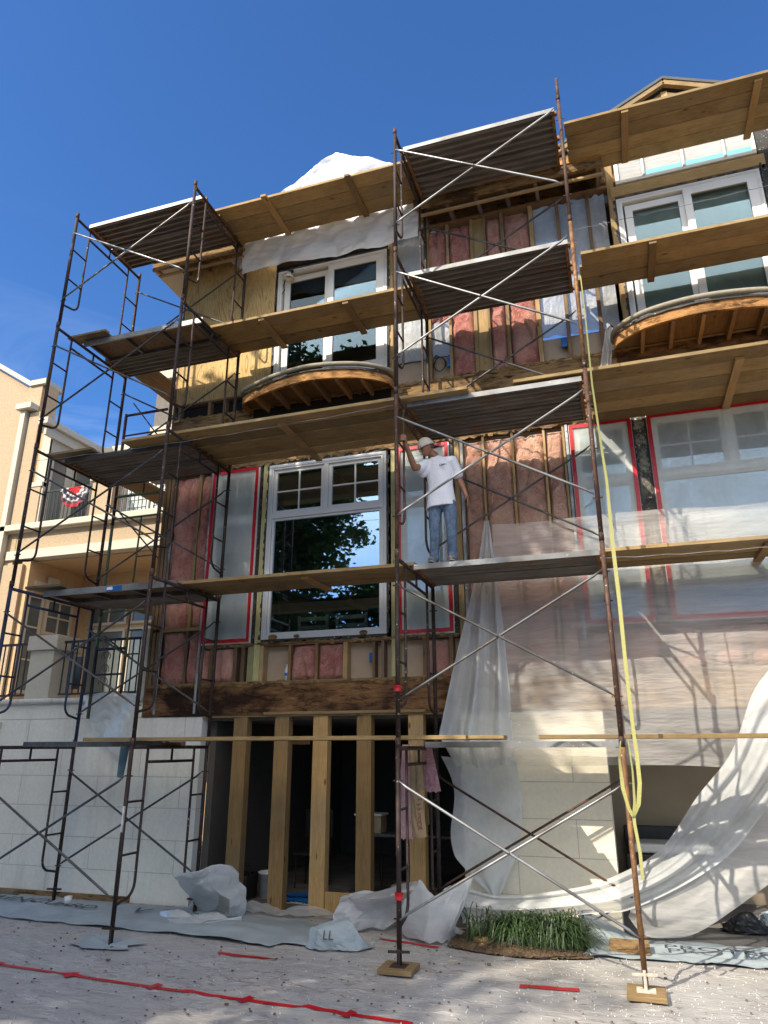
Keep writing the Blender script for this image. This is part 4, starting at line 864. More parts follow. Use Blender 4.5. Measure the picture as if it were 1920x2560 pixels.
# hanging insulation on the middle tower
t=empty('hanging_insulation',(-2.3,1.2,0),'strip of fresh pink insulation with brown paper backing hung on the middle tower','insulation')
def hi(xa,xb,z1,m,nm,y,s):
    def f(u,v):
        z=.03+(z1-.03)*v; x=xa(v)+(xb(v)-xa(v))*u; j=.05*abs(rnoise(u*23,s,0))*(1 if v>.95 else 0)
        return (x,y-.05*math.sin(math.pi*u)-.02*rnoise(u*5,v*9,s),z-j)
    MB().grid(24,40,f).build(nm,M[m],t,True)
hi(lambda v:-2.46-.08*v,lambda v:-2.35+.05*v,-.95,'insul_new','pink_wool',1.22,1)
hi(lambda v:-2.36+.03*v-.02,lambda v:-2.28+.1*v,-.93,'kraft','paper_backing',1.19,2)
hi(lambda v:-2.28,lambda v:-2.2+.02*v,-.47,'kraft','paper_fold',1.15,3)
hi(lambda v:-2.2,lambda v:-2.1+.1*v,-.46,'insul_new','pink_wool',1.16,4)
M['redink']=plain('brown_red_print',(.25,.06,.03),.8)
for s,z in (('R-13',-.5),('3.5 in',-.66),('SIDE',-.8)): text('printed_lettering',s,.07,(-2.27,1.135,z),(R(90),R(80),0),M['redink'],t)
# ---------------------------------------------------------------- garage things
t=empty('folding_table',(-2.9,3.6,G),'grey folding table in the dark garage with boxes on it','table')
B(-3.75,-1.9,3.3,4.0,-1.2,-1.16).build('table_top',M['galvdark'],t,bevel=.01)
for x in (-3.6,-2.05):
    for y in (3.4,3.9): MB().tube([(x,y,G+.012),(x,y,-1.2)],.014,8).build('leg',M['iron'],t)
t=empty('storage_tub',(-3.62,3.45,-1.16),'clear storage tub of straw coloured bits on the garage table','tub'); B(-3.8,-3.42,3.32,3.6,-1.158,-.93).build('tub_body',M['card'],t,bevel=.015); B(-3.82,-3.4,3.3,3.62,-.93,-.9).build('lid',M['white'],t,bevel=.008)
t=empty('cardboard_box',(-2.95,3.5,-1.16),'open cardboard box with a flap standing on the garage table','box'); bx=MB().box(-3.15,-2.72,3.35,3.37,-1.0,-.8).box(-3.15,-2.72,3.7,3.72,-1.0,-.8).box(-3.15,-3.13,3.37,3.7,-1.0,-.8).box(-2.74,-2.72,3.37,3.7,-1.0,-.8).box(-3.15,-2.72,3.35,3.72,-1.02,-1.0).box(-3.05,-2.82,3.4,3.68,-1.158,-1.02); bx.build('box_body',M['card'],t); MB().poly([(-3.15,3.35,-.8),(-2.72,3.35,-.8),(-2.68,3.22,-.72),(-3.12,3.22,-.7)],(0,0,.006)).build('flap',M['card'],t)
t=empty('work_radio',(-5.25,2.5,G),'black tool case with a carrying handle by the garage side wall','tool case'); B(-5.42,-4.98,2.35,2.7,G+.012,G+.33).build('case_body',M['blackplastic'],t,bevel=.04); MB().tube([(-5.38,2.5,G+.3),(-5.38,2.5,G+.42),(-5.02,2.5,G+.42),(-5.02,2.5,G+.3)],.014,8).build('handle',M['blackplastic'],t)
t=empty('bucket',(-4.83,2.7,G),'white plastic bucket behind the leftmost garage stud','bucket'); MB().lathe((-4.83,2.7,G+.012),[(.0,0),(.12,0),(.145,.3),(.15,.3),(.15,.32),(.14,.32),(.115,.02)],24).build('bucket_body',M['white'],t,True)
top(MB().tube([(-4.1+(.2+.004*k)*math.cos(k*.4),2.7+(.13+.002*k)*math.sin(k*.4),G+.03+.002*(k%16)) for k in range(90)],.011,6),'blue_hose_coil',M['bluebox'],'coiled blue hose on the garage floor between studs','hose',smooth=True)
top(MB().tube([(-4.5+.3*math.sin(k*.3)+.01*k,2.5+.12*math.cos(k*.5),G+.025) for k in range(40)],.006,5),'loose_cable',M['white'],'loose pale cord on the garage floor left of the blue hose','cord',smooth=True)
t=empty('dark_chair',(-4.55,3.6,G),'dark folding chair standing in the garage behind the first studs','chair'); B(-4.8,-4.35,3.4,3.8,-1.5,-1.46).build('seat',M['blackplastic'],t,bevel=.01); B(-4.8,-4.35,3.8,3.84,-1.3,-.9).build('backrest',M['blackplastic'],t,bevel=.01)
for x in(-4.77,-4.38):
    for y in(3.43,3.8): MB().tube([(x,y,G+.012),(x,y,-1.5 if y<3.6 else -.95)],.012,6).build('leg',M['iron'],t)
t=empty('wall_outlet',(-5.45,2.75,-.4),'black outlet box with plugged cord on the garage side wall','outlet'); B(-5.455,-5.41,2.7,2.8,-.45,-.3).build('outlet_box',M['blackplastic'],t,bevel=.005); MB().tube([(-5.44,2.75,.3),(-5.44,2.75,-.3)],.012,6).build('conduit',M['galvdark'],t); MB().tube([(-5.41,2.75,-.38),(-5.3,2.7,-.42),(-5.28,2.65,-.9),(-5.3,2.6,-1.3),(-5.25,2.55,-1.55)],.007,5).build('cord',M['blackplastic'],t)
top(B(-3.6,-3.15,2.5,2.9,G+.013,G+.2),'black_case',M['blackplastic'],'flat black case behind the sill board in the garage','case',bevel=.02)
top(B(-2.98,-2.75,2.4,2.7,G+.013,G+.3),'brown_carton',M['card'],'small brown carton right of the fourth garage stud','box',bevel=.005)
# right garage clutter
t=empty('wicker_bench',(.3,3.6,G),'dark wicker bench with pale pads stored in the right garage','bench'); B(-.15,.95,3.3,3.9,-1.62,-1.28).build('wicker_base',M['blackplastic'],t,bevel=.02); B(-.1,.9,3.32,3.88,-1.27,-1.16).build('pad',M['white'],t,bevel=.03); B(-.15,.95,3.9,3.96,-1.28,-1.0).build('backrest',M['blackplastic'],t,bevel=.02)
for x in(-.1,.9): MB().tube([(x,3.35,G+.012),(x,3.35,-1.62)],.02,8).build('leg',M['iron'],t)
r=random.Random(5)
for k,(x,y,s,l,m) in enumerate(((1.05,2.6,.16,'dark crumpled tool bag on the ground at lower right','blackplastic'),(1.45,2.9,.17,'grey lumpy bag beside the dark tool bag','paper'),(1.75,2.7,.13,'pale crumpled sack at the lower right edge','card'))):
    top(crumple((x,y,G+.02),s*1.5,s,s*1.1,50+k,30,18,.15),'work_bag',M[m],l,'bag')
top(MB().lathe((1.62,3.1,G+.012),[(0,0),(.1,0),(.12,.25),(.1,.27),(0,.27)],18),'red_can',M['tape'],'small red can among the bags at lower right','can',smooth=True)
top(MB().lathe((-6.98,1.35,G+.04),[(0,0),(.035,0),(.05,.1),(.046,.1),(.033,.01)],14),'paper_cup',M['white'],'white cup lying on paper by the wall','cup',smooth=True)
# ---------------------------------------------------------------- neighbouring building
nb=empty('neighbour_building',(-11.5,6,G),'tan stucco neighbour building with cream trim and balconies on the left','building')
def nbx(name,m,x0,x1,y0,y1,z0,z1,label=None,**k):
    o=B(x0,x1,y0,y1,z0,z1).build(name,M[m],nb,**k)
    if label:o['label']=label
    return o
MB().poly([(-20,6.05,G),(-14.2,6.05,G),(-14.2,6.05,9.15),(-20,6.05,12.9)],(0,.3,0)).build('gable_wall',M['stucco'],nb)
MB().bar((-20.1,6.15,12.98),(-14.1,6.15,9.2),.45,.12).build('rake_cap',M['trim'],nb)
nbx('corner_wall','stucco',-14.199,-13.75,5.98,6.4,G,9.15); nbx('corner_fill','stucco_dark',-13.749,-13.43,6.42,6.7,G,8.0); nbx('parapet_cap','trim',-14.119,-13.62,5.92,6.6,9.152,9.3); nbx('corner_return','stucco_dark',-13.749,-13.6,6.05,6.4,5.2,9.15)
nbx('downpipe','trim',-14.15,-14.0,5.8,5.95,G,8.35); nbx('downpipe_head','trim',-14.25,-13.75,5.7,5.97,8.36,8.52,bevel=.01)
nbx('pilaster','stucco',-13.93,-13.35,5.9,5.978,G,4.2); nbx('pilaster','stucco',-13.93,-13.6,5.9,5.978,5.2,8.3)
nbx('balcony_band','stucco',-13.9,-7.5,5.99,6.2,4.55,5.02); nbx('balcony_cornice','trim',-14.25,-7.5,5.8,6.3,5.04,5.2,bevel=.02); nbx('cornice_fillet','trim',-14.1,-7.5,5.88,6.1,5.02,5.04)
nbx('lintel_band','trim',-13.95,-7.5,5.92,6.25,4.33,4.55,bevel=.008)
nbx('terrace_soffit','stucco_dark',-13.6,-7.5,6.2,7.8,4.3,4.32)
nbx('terrace_side_wall','stucco_dark',-13.45,-13.2,5.99,7.8,G,4.3); nbx('terrace_back_wall','stucco_dark',-13.2,-6.6,7.8,7.95,G,4.32)
nbx('terrace_lintel','trim',-13.197,-13.15,6.2,7.5,3.62,3.85); nbx('keystone','trim',-13.16,-13.1,6.55,6.9,3.6,4.0)
nbx('corner_fill','stucco_dark',-13.62,-13.2,6.0,6.05,6.35,7.7); nbx('upper_side_wall','trim',-13.45,-13.2,5.99,7.8,5.2,7.7); nbx('upper_back_wall','stucco',-13.2,-6.6,7.8,7.95,5.2,7.9)
nbx('roof_cornice','trim',-13.3,-13.0,5.6,7.65,7.75,7.93,bevel=.02); nbx('roof_cornice','trim',-13.3,-6.6,7.66,7.9,7.75,7.93,bevel=.02); nbx('cornice_fillet','trim',-13.18,-13.1,5.7,7.6,7.5,7.74)
nbx('flat_roof','roofmetal',-14,-6.6,7.91,11,7.93,8.0)
nbx('balcony_pier','stucco',-11.68,-11.08,5.99,6.35,5.2,6.15); nbx('pier_cap','trim',-11.74,-11.02,5.94,6.4,6.152,6.25,bevel=.01); nbx('balcony_pier','stucco',-13.8,-13.25,5.96,6.3,5.2,6.2); nbx('pier_cap','trim',-13.86,-13.2,5.94,6.35,6.202,6.33,bevel=.01)
nbx('party_wall','room',-8.95,-6.57,4.5,4.8,5.3,7.6); nbx('wall_coping','trim',-9.0,-6.56,4.42,4.85,7.605,7.86,bevel=.02); nbx('coping_band','trim',-8.99,-6.56,4.45,4.49,6.3,6.5)
M['pane']=glass('shaded_glass',.12,(.35,.38,.36)); M['darkglass']=plain('dim_interior',(.12,.13,.125),.15,0,.2,2)
M['shutter']=plain('pale_blinds',(.42,.48,.46),.5)
def nwin(axis,a0,a1,c,z0,z1,cols,rws,fill='darkglass'):
    P=(lambda a,b,d0,d1,e,f:MB().box(d0,d1,a,b,e,f)) if axis=='y' else (lambda a,b,d0,d1,e,f:MB().box(a,b,-d1+2*c if 0 else c-(d1-c),c-(d0-c),e,f))
    w=P(a0,a1,c,c+.06,z1-.07,z1); 
    def ad(a,b,e,f,d=.05):
        q=P(a,b,c,c+d,e,f); w.add(q.v,q.f)
    ad(a0,a1,z0,z0+.07);ad(a0,a0+.07,z0+.07,z1-.07);ad(a1-.07,a1,z0+.07,z1-.07)
    for i in range(1,cols): x=a0+(a1-a0)*i/cols; ad(x-.02,x+.02,z0+.07,z1-.07,.045)
    for i in range(1,rws): z=z0+(z1-z0)*i/rws; ad(a0+.07,a1-.07,z-.02,z+.02,.04)
    o=w.build('window',M['vinyl'] if fill!='darkglass' else M['trim'],nb); q=P(a0+.06,a1-.06,c+.01,c+.02,z0+.06,z1-.06); q.build('glass_pane',M[fill],o)
nwin('y',5.9+.15,6.55,-13.2,1.2,3.5,1,3);nwin('y',6.65,7.55,-13.2,.72,2.5,1,1);nwin('y',6.65,7.55,-13.2,2.62,3.5,2,2)
nwin('y',6.1,6.7,-13.2,5.25,7.2,1,1);nwin('y',6.9,7.6,-13.2,5.25,7.2,1,1)
for a,b in((-12.75,-11.65),(-11.55,-10.6),(-10.5,-9.6)): nwin('x',a,b,7.8,.72,2.85,1,1);nwin('x',a,b,7.8,2.95,3.55,2,1)
for k,a in enumerate((-12.9,-12.1,-11.3,-10.5,-9.7,-8.9)): nwin('x',a,a+.72,7.8,5.25,7.15,1,9,'shutter')
def railing(name,x0,x1,y,z0,z1,label,parent=None,sp=.115,scroll=None):
    t=parent or empty(name,((x0+x1)/2,y,z0),label,'railing','iron railings')
    r_b=MB().box(x0,x1,y-.02,y+.02,z1-.035,z1); r_b.build('top_rail',M['iron'],t); B(x0,x1,y-.015,y+.015,z0,z0+.03).build('bottom_rail',M['iron'],t)
    n=int((x1-x0)/sp); m=MB()
    for i in range(n+1):
        x=x0+.02+(x1-x0-.04)*i/n
        if scroll and abs(x-scroll)<sp*.8: continue
        m.box(x-.008,x+.008,y-.008,y+.008,z0+.03,z1-.035)
    m.build('baluster_row',M['iron'],t)
    if scroll:
        h=z1-z0; s=MB(); q=lambda c,r,a0,a1,sg=1:[(scroll+sg*(c[0]+r*(1-k/26)*math.cos(a0+(a1-a0)*k/16)),y,z0+c[1]+r*(1-k/26)*math.sin(a0+(a1-a0)*k/16)) for k in range(17)]
        for sg in(1,-1):
            for c in (.18,.36,.55,.72): s.tube(q((.0,c*h/.8),.085,-.6,4.6,sg),.006,5)
        s.tube([(scroll,y,z0+.03),(scroll+.03,y,z0+h*.3),(scroll-.03,y,z0+h*.6),(scroll,y,z1-.03)],.006,5); s.build('scroll_panel',M['galvdark'],t,True)
    return t
railing('iron_railing',-8.14,-6.74,1.95,.76,1.58,'black iron railing with a scroll panel on the terrace wall',scroll=-7.35)
railing('iron_railing',-9.9,-8.73,1.95,.76,1.58,'black iron railing left of the terrace pier at the picture edge')
railing('iron_railing',-13.2,-11.7,6.05,5.22,6.08,'grey balcony railing carrying the red and white bunting')
railing('iron_railing',-11.05,-7.6,6.05,5.22,6.08,'balcony railing with scrollwork on the neighbour building, right of the pier',scroll=-9.6)
def fanm():
    t=NT('bunting_cloth'); g=t.n('ShaderNodeNewGeometry').outputs['Position']; s=t.n('ShaderNodeSeparateXYZ',{0:g})
    dx=t.math('ADD',s.outputs[0],12.2); dz=t.math('ADD',s.outputs[2],-6.08); r=t.math('SQRT',t.math('ADD',t.math('MULTIPLY',dx,dx),t.math('MULTIPLY',dz,dz)))
    n=t.noise(t.pos(),9,3); r=t.math('ADD',r,t.math('MULTIPLY',t.math('SUBTRACT',n,.5),.2))
    c=t.ramp(t.math('MULTIPLY',r,1.5),[(0,(.45,.02,.03)),(.26,(.45,.03,.04)),(.3,(.5,.48,.46)),(.4,(.05,.05,.08)),(.5,(.5,.48,.46)),(.58,(.06,.06,.09)),(.68,(.42,.03,.04))],'CONSTANT')
    return t.done(t.pbr(c,.9))
def fan(u,v):
    a=math.pi*u; r=.5*v; return (-12.2-r*math.cos(a)*.85,5.99-.03*math.sin(u*40)*v,6.07-r*math.sin(a)*1.05)
top(MB().grid(60,10,fan),'bunting',fanm(),'red white and dark pleated fan bunting on the neighbour balcony railing','bunting',smooth=True)
t=empty('patio_chair',(-8.9,2.6,.66),'dark patio seat behind the railing left of the terrace pier','chair'); B(-9.3,-8.8,2.5,3.1,.95,1.0).build('seat',M['blackplastic'],t); B(-9.3,-8.8,3.1,3.15,1.0,1.5).build('backrest',M['blackplastic'],t); B(-9.3,-9.26,2.5,3.1,.66,1.2).build('arm',M['blackplastic'],t)
B(-9.25,-8.85,2.5,2.54,.66,.95).build('skirt',M['blackplastic'],t)
tag(B(-9.9,-6.56,F+.31,7.8,.6,.64).build('terrace_floor',M['concrete']),kind='structure')
# ---------------------------------------------------------------- plants
leafm=NT('strap_leaves'); n_=leafm.noise(leafm.pos(),9,3)
leafm=leafm.done(leafm.pbr(leafm.ramp(n_,[(.3,(.014,.032,.009)),(.7,(.042,.08,.022))]),.45,0,None,.5))
def clump(cx,cy,n,h,spr,seed,label,up=.0):
    r=random.Random(seed); m=MB()
    for i in range(n):
        a=r.uniform(0,2*math.pi); l=h*r.uniform(.55,1.35); out=spr*r.uniform(.15,1.15)*(.55+.6*abs(math.cos(a))); bx=cx+r.gauss(0,.1); by=cy+r.gauss(0,.06); w=r.uniform(.004,.008)
        hh=l*r.uniform(.75,1); dr=V((math.cos(a),math.sin(a),0)); sd=V((-dr.y,dr.x,0)); pts=[]
        for k in range(7):
            s=k/6; p=V((bx,by,G+.03))+dr*out*(s**1.3)+V((0,0,hh*(3.2*s-(3.0-up)*s*s))); pts.append((p,w*(1-s**3*.9)))
        nn=len(m.v)
        for p,q in pts: m.v+=[tuple(p-sd*q),tuple(p+sd*q)]
        for k in range(6): m.f.append((nn+2*k,nn+2*k+1,nn+2*k+3,nn+2*k+2))
    t=empty('grass_clump',(cx,cy,G),label,'plant','strap leaved grass clumps'); m.build('leaves',leafm,t); MB().sphere((cx,cy,G+.03),.12,.1,.05).build('crown_base',M['rot2'],t)
clump(-1.22,1.28,800,.27,.46,1,'dark green grass clump, the left of the two full ones before the cream pier')
clump(-.86,1.30,860,.29,.46,2,'dark green grass clump, the right of the two full ones before the cream pier')
clump(-1.62,1.25,40,.34,.34,3,'sparse spiky green plant left of the grass clumps',.25)
def soilm():
    t=NT('mulch'); n=t.noise(t.pos(),26,5,.7); return t.done(t.pbr(t.ramp(n,[(.3,(.05,.03,.018)),(.6,(.15,.1,.055)),(.78,(.5,.45,.36))]),1,0,t.bump(n,1,.03)))
tag(MB().grid(60,24,lambda u,v:((-1.95+1.45*u),(1.02+.1*math.sin(u*5)*0+.75*v-.18*math.sin(u*3.1)*(1-v)),G+.015+.05*math.sin(u*3.1)*math.sin(v*3.1)+.03*abs(rnoise(u*30,v*14,0)))).build('soil_bed',soilm()),'mulch bed under the grass clumps','soil',kind='structure')
lm=NT('tree_leaves'); n_=lm.noise(lm.pos(),1.5,3); r_m=lm.ramp(n_,[(.3,(.02,.04,.014)),(.7,(.055,.09,.03))]); d1=lm.pbr(r_m,.5); d2=lm.n('ShaderNodeBsdfTranslucent',{'Color':(.12,.22,.04)}); lm=lm.done(lm.n('ShaderNodeMixShader',{0:.12,1:d1,2:d2}))
bark=rot('bark',(.1,.07,.05),(.2,.15,.1),(.05,.04,.03))
def tree(base,c,rad,ncl,nl,seed,label,ls=.115,extra=()):
    r=random.Random(seed); t=empty('leafy_tree',(base[0],base[1],G),label,'tree','trees behind the viewer'); c=V(c); tr=MB()
    tr.tube([(base[0],base[1],G-.1),(base[0]+.2,base[1],2),(c.x-.2,c.y,c.z-rad[2]*.3),(c.x,c.y,c.z+rad[2]*.5)],[.42,.3,.2,.05],10)
    m=MB()
    for i in range(ncl+len(extra)):
        while 1:
            q=V((r.uniform(-1,1),r.uniform(-1,1),r.uniform(-1,1)))
            if .15<q.length<1+.12*noise.noise(q*3+V((seed,0,0))): break
        p=c+V((q.x*rad[0],q.y*rad[1],q.z*rad[2])); cr_=r.uniform(.35,.85)
        if i>=ncl: p=V(extra[i-ncl])+V((r.gauss(0,.3),r.gauss(0,.4),r.gauss(0,.3)))
        if i%4==0: tr.tube([c.lerp(p,.05)+V((0,0,-rad[2]*.35)),c.lerp(p,.55)+V((0,0,-.3)),p],[.09,.05,.015],5)
        for k in range(nl):
            d=V((r.gauss(0,.5),r.gauss(0,.5),r.gauss(0,.4)))*cr_; o=p+d; a=V((r.gauss(0,1),r.gauss(0,1),r.gauss(0,.6))).normalized(); b=a.orthogonal().normalized(); s=ls*r.uniform(.6,1.2)
            n=len(m.v); m.v+=[tuple(o-a*s),tuple(o+b*s*.5),tuple(o+a*s),tuple(o-b*s*.5)]; m.f.append((n,n+1,n+2,n+3))
    tr.build('trunk',bark,t,True); m.build('crown',lm,t)
tree((-12,-6.5),(-11.8,-6,7.2),(5.5,3.2,5.2),420,200,4,'leafy tree standing behind the viewer and mirrored in the large window',extra=[(-6.0,-6,9.6),(-6.3,-6,9.0),(-6.1,-6,10.2),(-6.4,-6.3,8.6),(-6.9,-6,9.8),(-7.0,-6,9.1),(-6.2,-5.6,9.9),(-6.6,-6,10.4),(-6.1,-6,9.2)])
hm=MB(); r=random.Random(77)
for i in range(26000):
    o=V((r.uniform(-16,-2),-9.5+r.gauss(0,.5),0)); hz=4.6+1.0*rnoise(o.x*.5,3,0)+.6*rnoise(o.x*2,1,0); o.z=G+(hz-G)*r.random()**.6+r.gauss(0,.1)
    a=V((r.gauss(0,1),r.gauss(0,1),r.gauss(0,.6))).normalized(); b=a.orthogonal().normalized(); s=.13; n=len(hm.v); hm.v+=[tuple(o-a*s),tuple(o+b*s*.5),tuple(o+a*s),tuple(o-b*s*.5)]; hm.f.append((n,n+1,n+2,n+3))
top(hm,'hedge',lm,'tall dark hedge behind the viewer mirrored low in the large window','hedge')
tree((-13.5,-14),(-14.2,-14,9.2),(5.2,3.2,4.3),150,130,9,'second leafy tree behind the viewer casting shade over the ground')
# ---------------------------------------------------------------- the person
def remesh(o,vox,sm=6):
    a=o.modifiers.new('remesh','REMESH'); a.mode='VOXEL'; a.voxel_size=vox; a.use_smooth_shade=True
    b=o.modifiers.new('smooth','SMOOTH'); b.factor=.5; b.iterations=sm; return o
skin=plain('skin',(.24,.115,.065),.5,0,.12,18,.1)
ps=empty('person',(-1.83,.82,2.035),'person in white t-shirt, blue jeans and backward pale cap, gripping the scaffold','person')
Y=.84
def limb(m,pts,rs,n=14):
    P=[V(p) for p in pts]; m.tube(P,rs,n)
    for p,r in zip(P,rs): m.sphere(p,r,r,r,12,8)
hipL,hipR=V((-1.73,Y,2.80)),V((-1.90,Y,2.79)); knL,knR=V((-1.705,Y-.03,2.46)),V((-1.91,Y-.02,2.45)); anL,anR=V((-1.71,Y+.02,2.12)),V((-1.93,Y,2.11))
shR,shL=V((-2.0,Y-.02,3.33)),V((-1.69,Y+.0,3.32)); elR=V((-2.075,.56,3.17)); wrR=V((-2.145,.42,3.44)); elL=V((-1.60,Y+.06,3.08)); wrL=V((-1.525,Y+.01,2.88))
nk=V((-1.885,Y-.03,3.40)); hd=V((-1.975,Y-.09,3.505))
m=MB()
limb(m,[hipL,knL,anL],[.065,.045,.034]);limb(m,[hipR,knR,anR],[.065,.045,.034])
limb(m,[(-1.82,Y,2.78),(-1.825,Y,2.95),(-1.84,Y,3.2),(-1.85,Y-.01,3.3)],[.085,.08,.08,.07])
limb(m,[shL,(-1.645,Y+.03,3.2),elL],[.055,.045,.036]);limb(m,[elL,elL.lerp(wrL,.35),wrL],[.036,.037,.024])
limb(m,[shR,(-2.045,.7,3.24),elR],[.055,.046,.037]);limb(m,[elR,elR.lerp(wrR,.35),wrR],[.037,.038,.024])
limb(m,[nk+V((.02,.02,-.07)),nk,hd+V((.03,.03,-.04))],[.06,.05,.05])
fd=V((-.72,-.55,-.42)).normalized(); sd=fd.cross(V((0,0,1))).normalized(); ud=sd.cross(fd).normalized(); HR=Matrix((fd,sd,ud)).transposed()
m.sphere(hd,.092,.074,.105,18,14,HR); m.sphere(hd+fd*.035-ud*.055,.055,.05,.052,14,10,HR)
m.sphere(hd+fd*.098-ud*.02,.016,.012,.022,10,8,HR)
m.sphere(hd+fd*.075+ud*.018,.02,.05,.012,10,8,HR); m.sphere(hd+fd*.086-ud*.066,.014,.026,.009,10,8,HR)
for s in(1,-1): m.sphere(hd+sd*.075*s-fd*.01-ud*.01,.018,.009,.03,10,8,HR)
# raised hand gripping the ladder rail
rc=V((-2.166,.385,3.5)); m.sphere(rc+V((.03,.012,0)),.016,.032,.045,12,8); limb(m,[wrR,rc+V((.03,.02,-.03))],[.024,.022])
for k in range(4):
    z=.034-.022*k; L=(175,195,190,160)[k]; pts=[rc+V((.026*math.cos(R(-a)),.026*math.sin(R(-a)),z)) for a in range(5,L,18)]; pts[0]=rc+V((.036,.0,z)); m.tube(pts,[.0092]*len(pts),8); m.sphere(pts[-1],.0088,.0088,.0088,8,6)
pts=[rc+V((.04,.02,.0)),rc+V((.022,.036,.02)),rc+V((-.004,.032,.036))]; m.tube(pts,[.012,.011,.009],8); m.sphere(pts[-1],.009,.009,.009,8,6)
# relaxed hand
pc=wrL+V((.018,-.005,-.055)); m.sphere(pc,.016,.036,.046,12,8); limb(m,[wrL,pc],[.024,.02])
for k in range(4):
    yy=-.03+.019*k; l=(.062,.074,.07,.055)[k]; a=pc+V((.004,yy,-.036)); b=a+V((.004,0,-l*.5)); c2=b+V((-.014,0,-l*.42)); m.tube([a,b,c2],[.0092,.0086,.007],8); m.sphere(c2,.007,.007,.007,8,6)
a=pc+V((-.004,-.034,.014)); m.tube([a,a+V((-.01,-.018,-.028)),a+V((-.012,-.016,-.055))],[.011,.010,.008],8)
remesh(m.build('person_body',skin,ps,True),.0062,3)
# eyes and brows
e=MB()
for s in(1,-1):
    e.sphere(hd+fd*.079+sd*.03*s-ud*.002,.012,.017,.007,10,8,HR); e.sphere(hd+fd*.09+sd*.03*s+ud*.022,.006,.022,.005,10,6,HR)
e.build('eyes_and_brows',M['blackplastic'],ps,True)
hr=MB(); hr.sphere(hd+ud*.02-fd*.022,.084,.083,.085,18,12,HR); hr.build('hair',plain('dark_hair',(.015,.011,.009),.6),ps,True)
cp=MB(); n=22
def capf(u,v):
    th=math.pi*.53*v; g=2*math.pi*u; d=V((.107*math.sin(th)*math.cos(g),.09*math.sin(th)*math.sin(g),.115*math.cos(th))); return tuple(hd+HR@(d+V((-.006,0,.02))))
cp.grid(28,12,capf); cap=plain('pale_cap_cloth',(.55,.5,.44),.9,0,.08,30)
co_=cp.build('cap',cap,ps,True); so_=co_.modifiers.new('s','SOLIDIFY'); so_.thickness=.004
def brim(u,v): 
    g=math.pi*(u-.5)*.9; r=.085+.075*v*math.cos(g); d=V((-r*math.cos(g)*1.1,.085*math.sin(g)*(1-.15*v),-.0-.035*v)); return tuple(hd+HR@(d+V((0,0,.0))))
MB().grid(14,5,brim).build('cap_brim',plain('dark_brim',(.06,.05,.045),.9),co_,True).modifiers.new('s','SOLIDIFY').thickness=.004
# shirt
def clothmat(name,c,var,wr,sc,w=.02):
    t=NT(name); n=t.noise(t.pos((1,1,.8)),sc,6,.6,1.6); n2=t.noise(t.pos(),sc*6,4); 
    col=t.mix(t.ramp(t.math('ADD',t.math('MULTIPLY',n,.7),t.math('MULTIPLY',n2,.3)),[(.35,0),(.65,1)]),[x*(1-var) for x in c],[min(1,x*(1+var)) for x in c])
    return t.done(t.pbr(col,.9,0,t.bump(t.math('ABSOLUTE',t.math('SUBTRACT',n,.5)),wr,w),.1))
s=MB()
secs=[(-1.832,2.73,.188,.13),(-1.828,2.85,.168,.12),(-1.83,3.0,.152,.112),(-1.835,3.15,.158,.112),(-1.84,3.28,.165,.105),(-1.85,3.345,.145,.088),(-1.872,3.39,.085,.07),(-1.876,3.405,.055,.055)]
def sh(u,v):
    t=v*(len(secs)-1);i=min(int(t),len(secs)-2);q=t-i;a,b=secs[i],secs[i+1]; L=[a[k]+(b[k]-a[k])*q for k in range(4)]; g=2*math.pi*u
    w=1+.03*math.sin(g*5+L[1]*9)*(1-v)+.03*rnoise(math.cos(g)*2,math.sin(g)*2,L[1]*7); return (L[0]+L[2]*w*math.cos(g),Y+L[3]*w*math.sin(g),L[1]+.012*math.cos(g)*(1-v))
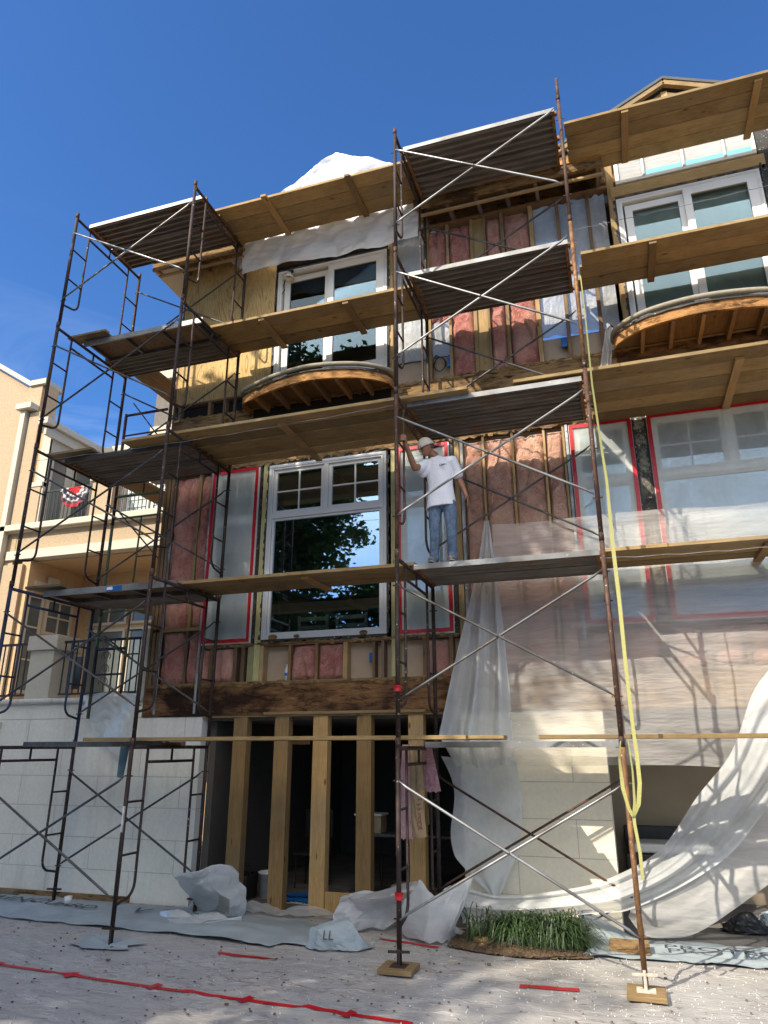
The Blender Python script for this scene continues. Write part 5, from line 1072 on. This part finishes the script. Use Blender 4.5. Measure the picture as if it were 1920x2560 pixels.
s.grid(40,30,sh); n0=len(s.v); s.v.append((-1.832,Y,2.745)); s.f+= [(i+1,i,n0) for i in range(40)]
s.v.append((-1.876,Y,3.405)); k=30*41; s.f+=[(k+i,k+i+1,n0+1) for i in range(40)]
limb(s,[(-1.73,Y,3.31),shL+V((.015,0,0)),(-1.635,Y+.035,3.2),(-1.625,Y+.04,3.16)],[.08,.07,.068,.07]); limb(s,[(-1.95,Y,3.28),shR+V((.0,0,-.02)),(-2.045,.72,3.235),(-2.055,.69,3.215)],[.09,.078,.072,.07]); limb(s,[(-1.98,Y-.03,3.24),(-2.03,.76,3.16)],[.075,.045])
remesh(s.build('t_shirt',clothmat('white_cotton',(.68,.69,.76),.04,1,9),ps,True),.008,2)
for q,(x,z) in enumerate(((-1.815,3.235),(-1.80,3.238),(-1.785,3.232),(-1.77,3.236),(-1.755,3.232))): pass
text('shirt_print','Unk~',.042,(-1.765,Y-.132,3.225),(R(82),0,R(-8)),M['ink'],ps,.004,.3)
# jeans
j=MB(); limb(j,[(-1.815,Y,2.85),(-1.815,Y,2.79)],[.11,.105]); limb(j,[hipL+V((0,0,-.03)),knL+V((0,0,.1)),knL,knL+V((0,0,-.1)),anL+V((.0,0,.06)),anL+V((.0,0,-.0))],[.088,.072,.064,.06,.057,.062]); limb(j,[hipR+V((0,0,-.03)),knR+V((0,0,.1)),knR,knR+V((0,0,-.1)),anR+V((0,0,.06)),anR+V((0,0,-.0))],[.088,.072,.064,.06,.057,.062])
remesh(j.build('jeans',clothmat('faded_denim',(.12,.17,.25),.42,1,12,.03),ps,True),.009,2)
for an,sg in((anL,1),(anR,-1)):
    q=MB(); q.sphere((an.x+.01*sg,Y-.05,2.07),.05,.125,.045,16,10); q.sphere((an.x,Y+.01,2.095),.042,.06,.045,12,8); sh_=remesh(q.build('shoe',clothmat('camo_shoe',(.2,.18,.17),.9,.3,30),ps,True),.006,2)
    q=MB(); q.sphere((an.x+.01*sg,Y-.05,2.047),.047,.12,.014,16,6); q.build('shoe_sole',M['white'],sh_,True)
bpy.context.view_layer.update()
